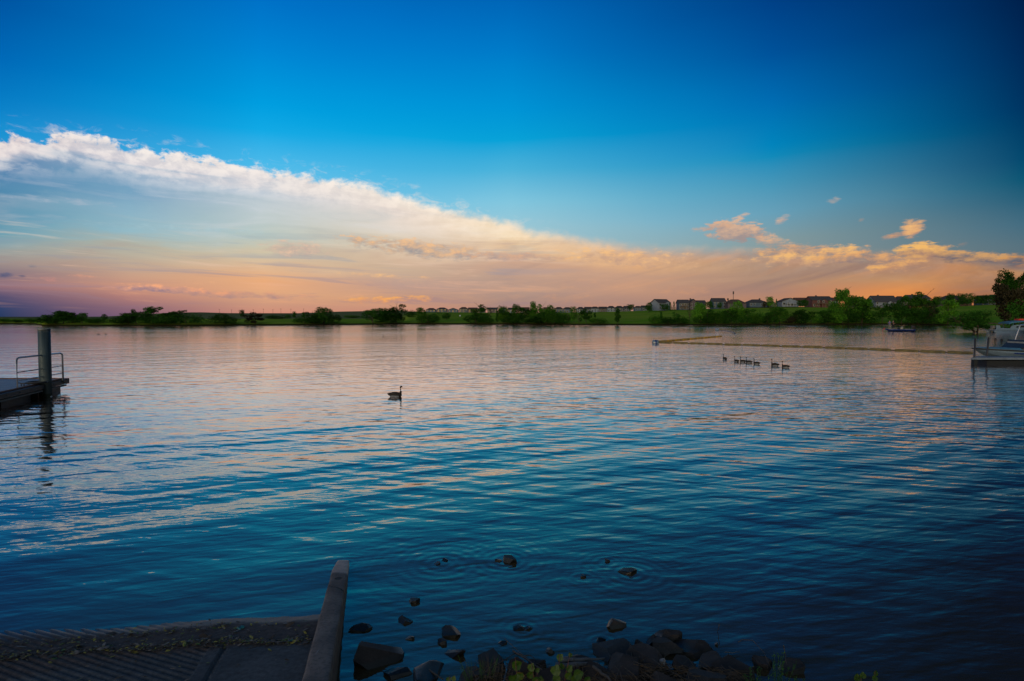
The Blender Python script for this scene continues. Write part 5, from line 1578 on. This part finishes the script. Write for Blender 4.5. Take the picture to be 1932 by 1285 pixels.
# ---- rocks
def rock_fn(n, m):
    t = n.new('ShaderNodeTexCoord'); P = t.outputs['Object']
    geo = n.new('ShaderNodeNewGeometry'); oi = n.new('ShaderNodeObjectInfo')
    _, _, Z = n.sep(geo.outputs['Position'])
    v = n.vadd(P, n.vscale(n.xyz(S(n, oi.outputs['Random']), 0.3, 0.7), 20.0))
    a = n.noise(v, 4.0, 6.0, 0.65); b = n.noise(v, 26.0, 6.0, 0.7); c = n.noise(v, 90.0, 3.0, 0.6)
    r = S(n, oi.outputs['Random'])
    col = n.mix(n.smooth(a, 0.3, 0.7), (0.010, 0.009, 0.009, 1), (0.040, 0.030, 0.027, 1))
    col = n.mix(n.smooth(r, 0.5, 0.9), col, n.mix(a, (0.010, 0.016, 0.022, 1), (0.028, 0.038, 0.048, 1)))
    col = n.mix(n.smooth(b, 0.56, 0.72) * 0.5, col, (0.070, 0.062, 0.054, 1))
    col = n.vscale(col, n.smooth(c, 0.3, 0.7, 0.8, 1.2))
    wet = n.smooth(Z + (a - 0.5) * 0.05, 0.06, 0.02)
    col = n.mix(wet, col, n.mix(b, (0.004, 0.004, 0.003, 1), (0.014, 0.011, 0.007, 1)))
    return principled(n, col, 0.85 - wet * 0.45, a * 0.5 + b * 0.35 + c * 0.15, 0.7, 0.012, spec=0.4)
M_ROCK = mat('riprap_stone', rock_fn)
_rk = [0]
def rock(px, py, w, h, label, z=0.0, depth=0.8, rot=None, flat=False, name='rock', group=None, seed=None):
    """px,py: centre of the front foot; w,h in photo pixels"""
    _rk[0] += 1
    rnd = random.Random(seed or _rk[0] * 31)
    p = at(px, py, z)
    D_ = math.hypot(p.y, 0)
    W_ = w / 1073 * D_; 
    # rows also cover the depth of the top face as seen from above
    Hh = max(.02, h / 1073 * D_ * .52)
    bm = bmesh.new()
    bmesh.ops.create_icosphere(bm, subdivisions=2, radius=1.0)
    off = Vector((rnd.uniform(0, 50), rnd.uniform(0, 50), 0))
    planes = []
    for _ in range(13):
        d = Vector((rnd.gauss(0, 1), rnd.gauss(0, 1), rnd.gauss(.15, .7))).normalized()
        planes.append((d, rnd.uniform(.38, .80)))
    planes.append((Vector((rnd.uniform(-.6, .6), rnd.uniform(-.5, .3), 1)).normalized(), rnd.uniform(.34, .5)))
    for d, k in planes:
        r_ = bmesh.ops.bisect_plane(bm, geom=bm.verts[:] + bm.edges[:] + bm.faces[:], plane_co=d * k, plane_no=d, clear_outer=True)
        ed = [g for g in r_['geom_cut'] if isinstance(g, bmesh.types.BMEdge)]
        if ed: bmesh.ops.contextual_create(bm, geom=ed)
    bmesh.ops.triangulate(bm, faces=bm.faces[:])
    for _ in range(2 if w > 36 else 1):
        longe = [e_ for e_ in bm.edges if e_.calc_length() > .16]
        if longe: bmesh.ops.subdivide_edges(bm, edges=longe, cuts=1)
        bmesh.ops.triangulate(bm, faces=bm.faces[:])
    for v in bm.verts:
        v.co += v.co.normalized() * (mnoise.noise(v.co * 2.0 + off) * .03 + mnoise.noise(v.co * 6 + off) * .022 + mnoise.noise(v.co * 14 + off) * .012)
    bmesh.ops.recalc_face_normals(bm, faces=bm.faces[:])
    xs = [v.co.x for v in bm.verts]; zs = [v.co.z for v in bm.verts]
    sx = W_ / (max(xs) - min(xs))
    zt = max(zs)
    for v in bm.verts:
        v.co = Vector((v.co.x * sx, v.co.y * sx * depth, v.co.z / zt * Hh if v.co.z > 0 else v.co.z * max(Hh, sx * .7)))
    me = D.meshes.new(name); bm.to_mesh(me); bm.free()
    for pl in me.polygons: pl.use_smooth = True
    try:
        me.set_sharp_from_angle(angle=R(20))
    except Exception: pass
    me.materials.append(M_ROCK)
    o = link(name, me)
    o.location = (p.x, p.y + sx * depth * .55, z)
    o.rotation_euler = (0, 0, rot if rot is not None else rnd.uniform(-.25, .25))
    tag(o, label, 'rock', group)
    return o
WR = 'rocks standing in the shallow water'
BR = 'riprap stones on the bank'
for a in [
 (714, 1256, 102, 66, 'largest brown boulder in the water right of the kerb'),
 (676, 1194, 52, 18, 'dark flat rock touching the kerb behind the big boulder'),
 (765, 1178, 30, 18, 'small dark pointed rock above the big boulder'),
 (783, 1140, 22, 12, 'pale wet tilted stone farthest out above the big boulder'),
 (773, 1208, 17, 9, 'tiny pyramid stone beside the big boulder top'),
 (849, 1206, 42, 18, 'slanting brown rock in the water between boulder and bank'),
 (833, 1217, 18, 14, 'small dark stone at the foot of the slanting brown rock'),
 (858, 1241, 42, 22, 'black double humped rock left of the leafy seedlings'),
 (958, 1062, 30, 15, 'dark rock with a raised knob at the centre of wide ripples'),
 (940, 1060, 16, 5, 'low rock fin left of the knobbed ripple rock'),
 (840, 1059, 12, 6, 'small wet stone tip inside the left ripple rings'),
 (826, 1066, 14, 4, 'pale flat stone just breaking the surface in the left ripple rings'),
 (1147, 1061, 10, 9, 'tiny dark stone tip standing above the long ripple rock'),
 (1187, 1083, 44, 12, 'long low black rock in the right ripple rings'),
 (1101, 1091, 12, 6, 'tiny dark stone in the small ripple ring between two larger ones'),
 (1163, 1187, 46, 24, 'dark domed rock alone above the bank pile'),
 (977, 1191, 24, 9, 'low dark rock at the left of a thin wavy ripple'),
 (998, 1189, 22, 6, 'flat sliver of rock in the thin wavy ripple'),
 (1135, 1211, 22, 5, 'flat wet rock in the bright small ripple ring'),
 (951, 1218, 18, 6, 'small dark stone tip off the dry twigs'),
 (1037, 1234, 20, 14, 'small dark stone behind the leafy seedlings'),
 (1353, 1219, 8, 10, 'small dark snag stone right of the bank pile'),
 (1352, 1243, 10, 10, 'dark pebble by the right end of the bank pile'),
]:
    rock(*a, group=WR, depth=.7 if a[2] > 20 else .9, seed=9177 if a[2] == 102 else None)
for a in [
 (1269, 1216, 52, 34, 'large rounded dark rock topping the bank pile', .0),
 (1232, 1218, 34, 30, 'dark wedge rock left of the large rounded one', .0),
 (1205, 1222, 24, 26, 'small upright black rock left of the wedge rock', .0),
 (1262, 1232, 62, 26, 'blue grey slab rock in front of the large rounded one', .02),
 (1318, 1240, 84, 28, 'wide flat slab at the right of the bank pile', .0),
 (1175, 1246, 90, 34, 'broad brown rock at the left of the bank pile', .02),
 (1290, 1262, 50, 30, 'grey triangular rock above the dry straw', .06),
 (1232, 1270, 86, 36, 'blue grey angular rock at the bottom middle of the pile', .08),
 (1345, 1262, 60, 30, 'black hollow looking rock right of the triangular one', .04),
 (1390, 1284, 96, 34, 'blue grey smooth rock at the lower right of the pile', .04),
 (1448, 1266, 40, 30, 'black rock behind the green weed on the right', .0),
 (1497, 1276, 60, 28, 'low dark rock right of the green weed', .0),
 (1180, 1290, 80, 44, 'dark rock at the bottom edge below the broad brown one', .1),
 (1120, 1284, 70, 40, 'brownish rock under the pale driftwood stick', .08),
 (1085, 1262, 60, 18, 'dark rock beneath the pale stick', .03),
 (975, 1288, 60, 60, 'grey pointed rock behind the left seedlings', .08),
 (925, 1262, 60, 30, 'dark mossy rock left of the grey pointed one', .03),
 (1015, 1262, 40, 22, 'small dark rock between two seedlings', .04),
 (895, 1288, 70, 26, 'low dark rock at the left foot of the bank', .05),
 (745, 1282, 60, 16, 'flat dark rock at the bottom edge under the big boulder', .0),
 (800, 1292, 66, 18, 'second flat dark rock at the bottom edge right of the first', .0),
 (1330, 1300, 90, 40, 'dark rock at the bottom edge right of the straw', .12),
 (1050, 1300, 80, 40, 'dark rock at the bottom edge under the seedlings', .12),
 (1260, 1306, 70, 36, 'dark rock at the bottom edge under the straw', .14),
]:
    rock(*a[:5], z=a[5], group=BR)
for px, py, w, h, lb in ((1252, 1252, 12, 12, 'small white pebble wedged in the middle of the bank pile'), (1250, 1278, 9, 8, 'tiny pale pebble among the dry straw')):
    o = rock(px, py, w, h, lb, z=.12, name='pebble')
    o.data.materials.clear(); o.data.materials.append(simple('pale_pebble_stone', (.20, .18, .17), .7, .2, 20)); o['category'] = 'pebble'

# ---- driftwood, straw, seedlings, weeds
M_TWIG = simple('dry_twig', (.075, .058, .046), 0.9, 0.3, 14.0)
M_STICK = simple('pale_driftwood', (.10, .105, .11), 0.85, 0.25, 10.0)
def stick(pts, rad, label, mat_=None, cat='stick', name='stick', side=()):
    P = [at(px, py, z) for px, py, z in pts]
    o0 = P[0].copy()
    m = MB(); rs = [rad * (1 - .6 * i / (len(P) - 1)) for i in range(len(P))]
    Q = []
    for i in range(len(P) - 1):
        for k in range(5): Q.append(P[i].lerp(P[i + 1], k / 5) + Vector((mnoise.noise(Vector((i + k * .3, rad * 900, 0))), 0, mnoise.noise(Vector((i + k * .3, 5, rad * 700))))) * rad * 1.5)
    Q.append(P[-1])
    m.tube([q - o0 for q in Q], [rad * (1 - .6 * i / len(Q)) for i in range(len(Q))], 8)
    for sd in side:
        A = [at(*q) - o0 for q in sd]; m.tube(A, [rad * .55 * (1 - .7 * i / (len(A) - 1)) for i in range(len(A))], 6)
    o = m.build(name, mat_ or M_TWIG, loc=o0); tag(o, label, cat); return o
stick([(1062, 1247, .10), (1105, 1243, .09), (1142, 1242, .06)], .018, 'pale driftwood stick lying level at the water edge', M_STICK)
stick([(1052, 1256, .12), (1100, 1253, .10), (1130, 1254, .08)], .026, 'thicker pale driftwood piece under the level stick', M_STICK)
stick([(893, 1288, .16), (925, 1262, .14), (972, 1232, .06)], .006, 'thin straight twig leaning up to the right beside the mossy rock')
stick([(968, 1228, .05), (985, 1238, .08), (1030, 1270, .14), (1046, 1290, .16)], .010, 'dark branch sloping down to the right behind the left seedlings', side=[[(985, 1238, .08), (1000, 1236, .04), (1012, 1246, .03)]])
stick([(952, 1205, .10), (985, 1235, .09), (1030, 1262, .12)], .003, 'hair thin stalk crossing above the dark branch')
stick([(802, 1258, .02), (815, 1268, .03), (836, 1282, .05)], .010, 'dark submerged branch near the bottom right of the big boulder', side=[[(812, 1265, .03), (806, 1275, .02), (800, 1280, .0)]])
stick([(1115, 1252, .14), (1135, 1272, .16), (1160, 1292, .2)], .016, 'dark weathered branch running down below the level stick')
stick([(1188, 1213, .12), (1192, 1240, .14), (1225, 1240, .12), (1260, 1262, .16)], .003, 'bent dry stalk arching over the bank pile')
stick([(1218, 1234, .14), (1250, 1258, .14), (1290, 1280, .16), (1330, 1296, .18)], .0045, 'long dry stalk sloping down to the right through the straw')
stick([(1160, 1285, .2), (1168, 1262, .18), (1180, 1250, .16)], .003, 'short dry stem standing left of the angular rock')
stick([(1175, 1288, .2), (1170, 1268, .18), (1160, 1256, .17)], .003, 'forked dry stem beside the short one')
stick([(1392, 1212, .22), (1400, 1207, .24), (1420, 1208, .26), (1440, 1230, .22), (1455, 1262, .16)], .003, 'arched dry reed beside the green weed')
stick([(1478, 1217, .26), (1482, 1238, .18), (1484, 1252, .14)], .004, 'short pale reed standing in the dark water at right')
stick([(1357, 1178, .10), (1354, 1190, .0)], .004, 'small reed stub sticking out of the water right of the pile')
stick([(1368, 1231, .02), (1382, 1231, .03), (1396, 1230, .02)], .005, 'thin bright twig floating right of the pile', M_STICK)

def straw():
    rnd = random.Random(11); m = MB()
    for _ in range(420):
        px = rnd.uniform(1195, 1400); py = rnd.uniform(1246, 1300) + (px - 1195) * .10
        if py > 1306: continue
        p = at(px, py, .12 + rnd.uniform(-.04, .06)); a = rnd.gauss(-.5, .7); l = rnd.uniform(.03, .12)
        d = Vector((math.cos(a), math.sin(a), rnd.uniform(-.2, .25))) * l
        m.cur = rnd.choice([0, 0, 1])
        m.tube([p - d, p + Vector((0, 0, .01)), p + d], [.0018, .002, .001], 4)
    for _ in range(260):
        px = rnd.uniform(880, 1190); py = rnd.uniform(1256, 1300)
        p = at(px, py, .12 + rnd.uniform(-.04, .06)); a = rnd.uniform(0, 3.14); l = rnd.uniform(.03, .10)
        d = Vector((math.cos(a), math.sin(a), rnd.uniform(-.2, .3))) * l
        m.cur = rnd.choice([0, 0, 1, 1])
        m.tube([p - d, p + Vector((0, 0, .01)), p + d], [.0018, .002, .001], 4)
    m.build('dry_straw', [M_TWIG, simple('straw', (.11, .07, .035), .9, .3, 20)], kind='stuff')
straw()

def seed_leaf_fn(n, m):
    geo = n.new('ShaderNodeNewGeometry'); t = n.new('ShaderNodeTexCoord')
    a = n.noise(t.outputs['Object'], 30.0, 4.0, 0.6); r = S(n, geo.outputs['Random Per Island'])
    col = n.mix(n.smooth(a, 0.35, 0.7), (0.028, 0.085, 0.004, 1), (0.085, 0.135, 0.006, 1))
    col = n.mix(n.smooth(r, 0.82, 0.9) * n.smooth(a, 0.45, 0.6), col, (0.14, 0.06, 0.012, 1))
    p = n.new('ShaderNodeBsdfPrincipled'); n.put(p.inputs['Base Color'], col); p.inputs['Roughness'].default_value = .5
    tl = n.new('ShaderNodeBsdfTranslucent'); n.put(tl.inputs[0], col)
    mx = n.new('ShaderNodeMixShader'); mx.inputs[0].default_value = .35
    n.t.links.new(p.outputs[0], mx.inputs[1]); n.t.links.new(tl.outputs[0], mx.inputs[2])
    return mx.outputs[0]
M_SEED = mat('seedling_leaf', seed_leaf_fn)
M_STEM = simple('reddish_stem', (.12, .045, .03), .7, .2, 20)
def broad_leaf(m, c, size, ang, tilt):
    """round toothed leaf with a fold along its midrib"""
    u = Vector((math.cos(ang), 0.25, math.sin(ang))).normalized()
    v = u.cross(Vector((0, -1, .3)).normalized()).normalized()
    nrm = u.cross(v)
    mid = [c - u * size * .5, c, c + u * size * .72]
    out = []
    for s_ in (-1, 1):
        side = []
        for i, (x, y) in enumerate(((-.42, .30), (-.25, .50), (0, .58), (.22, .50), (.42, .34), (.58, .16))):
            j = .035 * (1 if i % 2 else -1)
            side.append(c + u * size * (x) + v * s_ * size * (y + j) + nrm * (-.12 * y * size + tilt * size * .1 * s_))
        ring = [mid[0]] + side + [mid[2]]
        k = len(ring)
        m.add(ring + [mid[1]], [(i, i + 1, k) if s_ > 0 else (i + 1, i, k) for i in range(k - 1)], False)
def seedling(base, stems, label, group='leafy seedlings on the bank'):
    b = at(base[0], base[1], .15)
    t = thing('seedling', label, 'plant', b, 0, group)
    st = MB(); lv = MB(); rnd = random.Random(int(base[0]))
    for px, py, leaves_ in stems:
        top_ = atd(px, py, b.y + rnd.uniform(-.08, .05))
        st.tube([(0, 0, -.12), (top_ - b) * .5 + Vector((rnd.uniform(-.02, .02), 0, 0)), top_ - b], [.005, .004, .0018], 6)
        for lx, ly, ls in leaves_:
            c = atd(lx, ly, top_.y + rnd.uniform(-.05, .05)) - b
            root_ = (top_ - b) * min(1, max(.3, 1 - (ly - py) / 70))
            st.tube([root_, root_.lerp(c, .5) + Vector((0, 0, .004)), c], [.0016, .0013, .001], 4)
            broad_leaf(lv, c, ls * .85 / 1073 * b.y, rnd.gauss(1.3, .5), rnd.uniform(-1, 1))
    st.build('stem', M_STEM, t); lv.build('leaves', M_SEED, t)
seedling((975, 1318), [(972, 1240, [(974, 1256, 20), (972, 1282, 18), (982, 1276, 16), (964, 1280, 12)])], 'leftmost seedling with one round spotted leaf on top')
seedling((1004, 1320), [(1003, 1250, [(1002, 1260, 15), (1000, 1274, 14), (1010, 1284, 13)]), (1014, 1262, [(1014, 1265, 9), (1020, 1283, 13)])], 'seedling with narrow stacked leaves, second from the left')
seedling((1058, 1320), [(1056, 1234, [(1056, 1241, 14), (1048, 1266, 20), (1060, 1258, 12), (1050, 1280, 16)]), (1076, 1232, [(1076, 1236, 9), (1074, 1262, 14), (1072, 1276, 15)])], 'tallest leafy seedling with two stems in the middle')
seedling((1094, 1322), [(1092, 1266, [(1090, 1273, 20), (1084, 1281, 15), (1108, 1284, 14)])], 'broad leaved seedling right of the tallest one')
seedling((850, 1322), [(848, 1276, [(846, 1283, 11), (856, 1281, 10)])], 'low seedling at the bottom edge left of the twigs')
seedling((1622, 1325), [(1626, 1270, [(1628, 1275, 12), (1618, 1280, 15)])], 'yellow green seedling tip at the bottom right, left one of two')
seedling((1650, 1325), [(1651, 1266, [(1652, 1271, 11), (1650, 1281, 13)])], 'yellow green seedling tip at the bottom right, right one of two')
M_WEED = simple('weed_green', (.035, .10, .012), .8, .4, 30)
def weed(px, py, n, hgt, w, label, mat_=None, cat='plant', name='weed', leafy=True):
    b = at(px, py, .08); rnd = random.Random(int(px))
    t = thing(name, label, cat, b)
    st = MB(); lv = MB()
    for i in range(n):
        H_ = hgt / 1073 * b.y * rnd.uniform(.55, 1.0); dx = rnd.gauss(0, w / 1073 * b.y * .4)
        top_ = Vector((dx, rnd.uniform(-.05, .05), H_)); r0 = Vector((dx * .35, rnd.uniform(-.03, .03), -.1))
        st.tube([r0, r0.lerp(top_, .5) + Vector((rnd.uniform(-.015, .015), 0, 0)), top_], [.0022, .0018, .0007], 5)
        if leafy:
            for k in range(34):
                u = rnd.uniform(.25, 1); c = r0.lerp(top_, u); a = rnd.uniform(0, 6.28); l = rnd.uniform(.010, .024)
                d = Vector((math.cos(a), math.sin(a), rnd.uniform(.2, 1.2))).normalized() * l; s_ = d.cross(Vector((0, 0, 1))).normalized() * l * .22
                lv.add([c, c + d * .5 + s_, c + d, c + d * .5 - s_], [(0, 1, 2, 3)], False)
    st.build('stems' if leafy else 'blades', mat_ or M_WEED, t)
    if leafy: lv.build('leaves', M_WEED, t)
weed(1464, 1300, 9, 74, 34, 'tall feathery green weed at the right end of the bank')
weed(1425, 1300, 8, 42, 46, 'low feathery green weed left of the tall one')
weed(1512, 1305, 5, 34, 30, 'small dark weed right of the tall green one')
weed(905, 1292, 24, 60, 60, 'tuft of thin grass blades beside the mossy rock', None, 'grass tuft', 'grass_tuft', False)
weed(935, 1298, 22, 70, 50, 'second tuft of thin grass blades under the leaning twig', M_TWIG, 'grass tuft', 'grass_tuft', False)
weed(1083, 1290, 5, 66, 16, 'few dry stalks standing behind the tallest seedling', M_TWIG, 'grass tuft', 'grass_tuft', False)
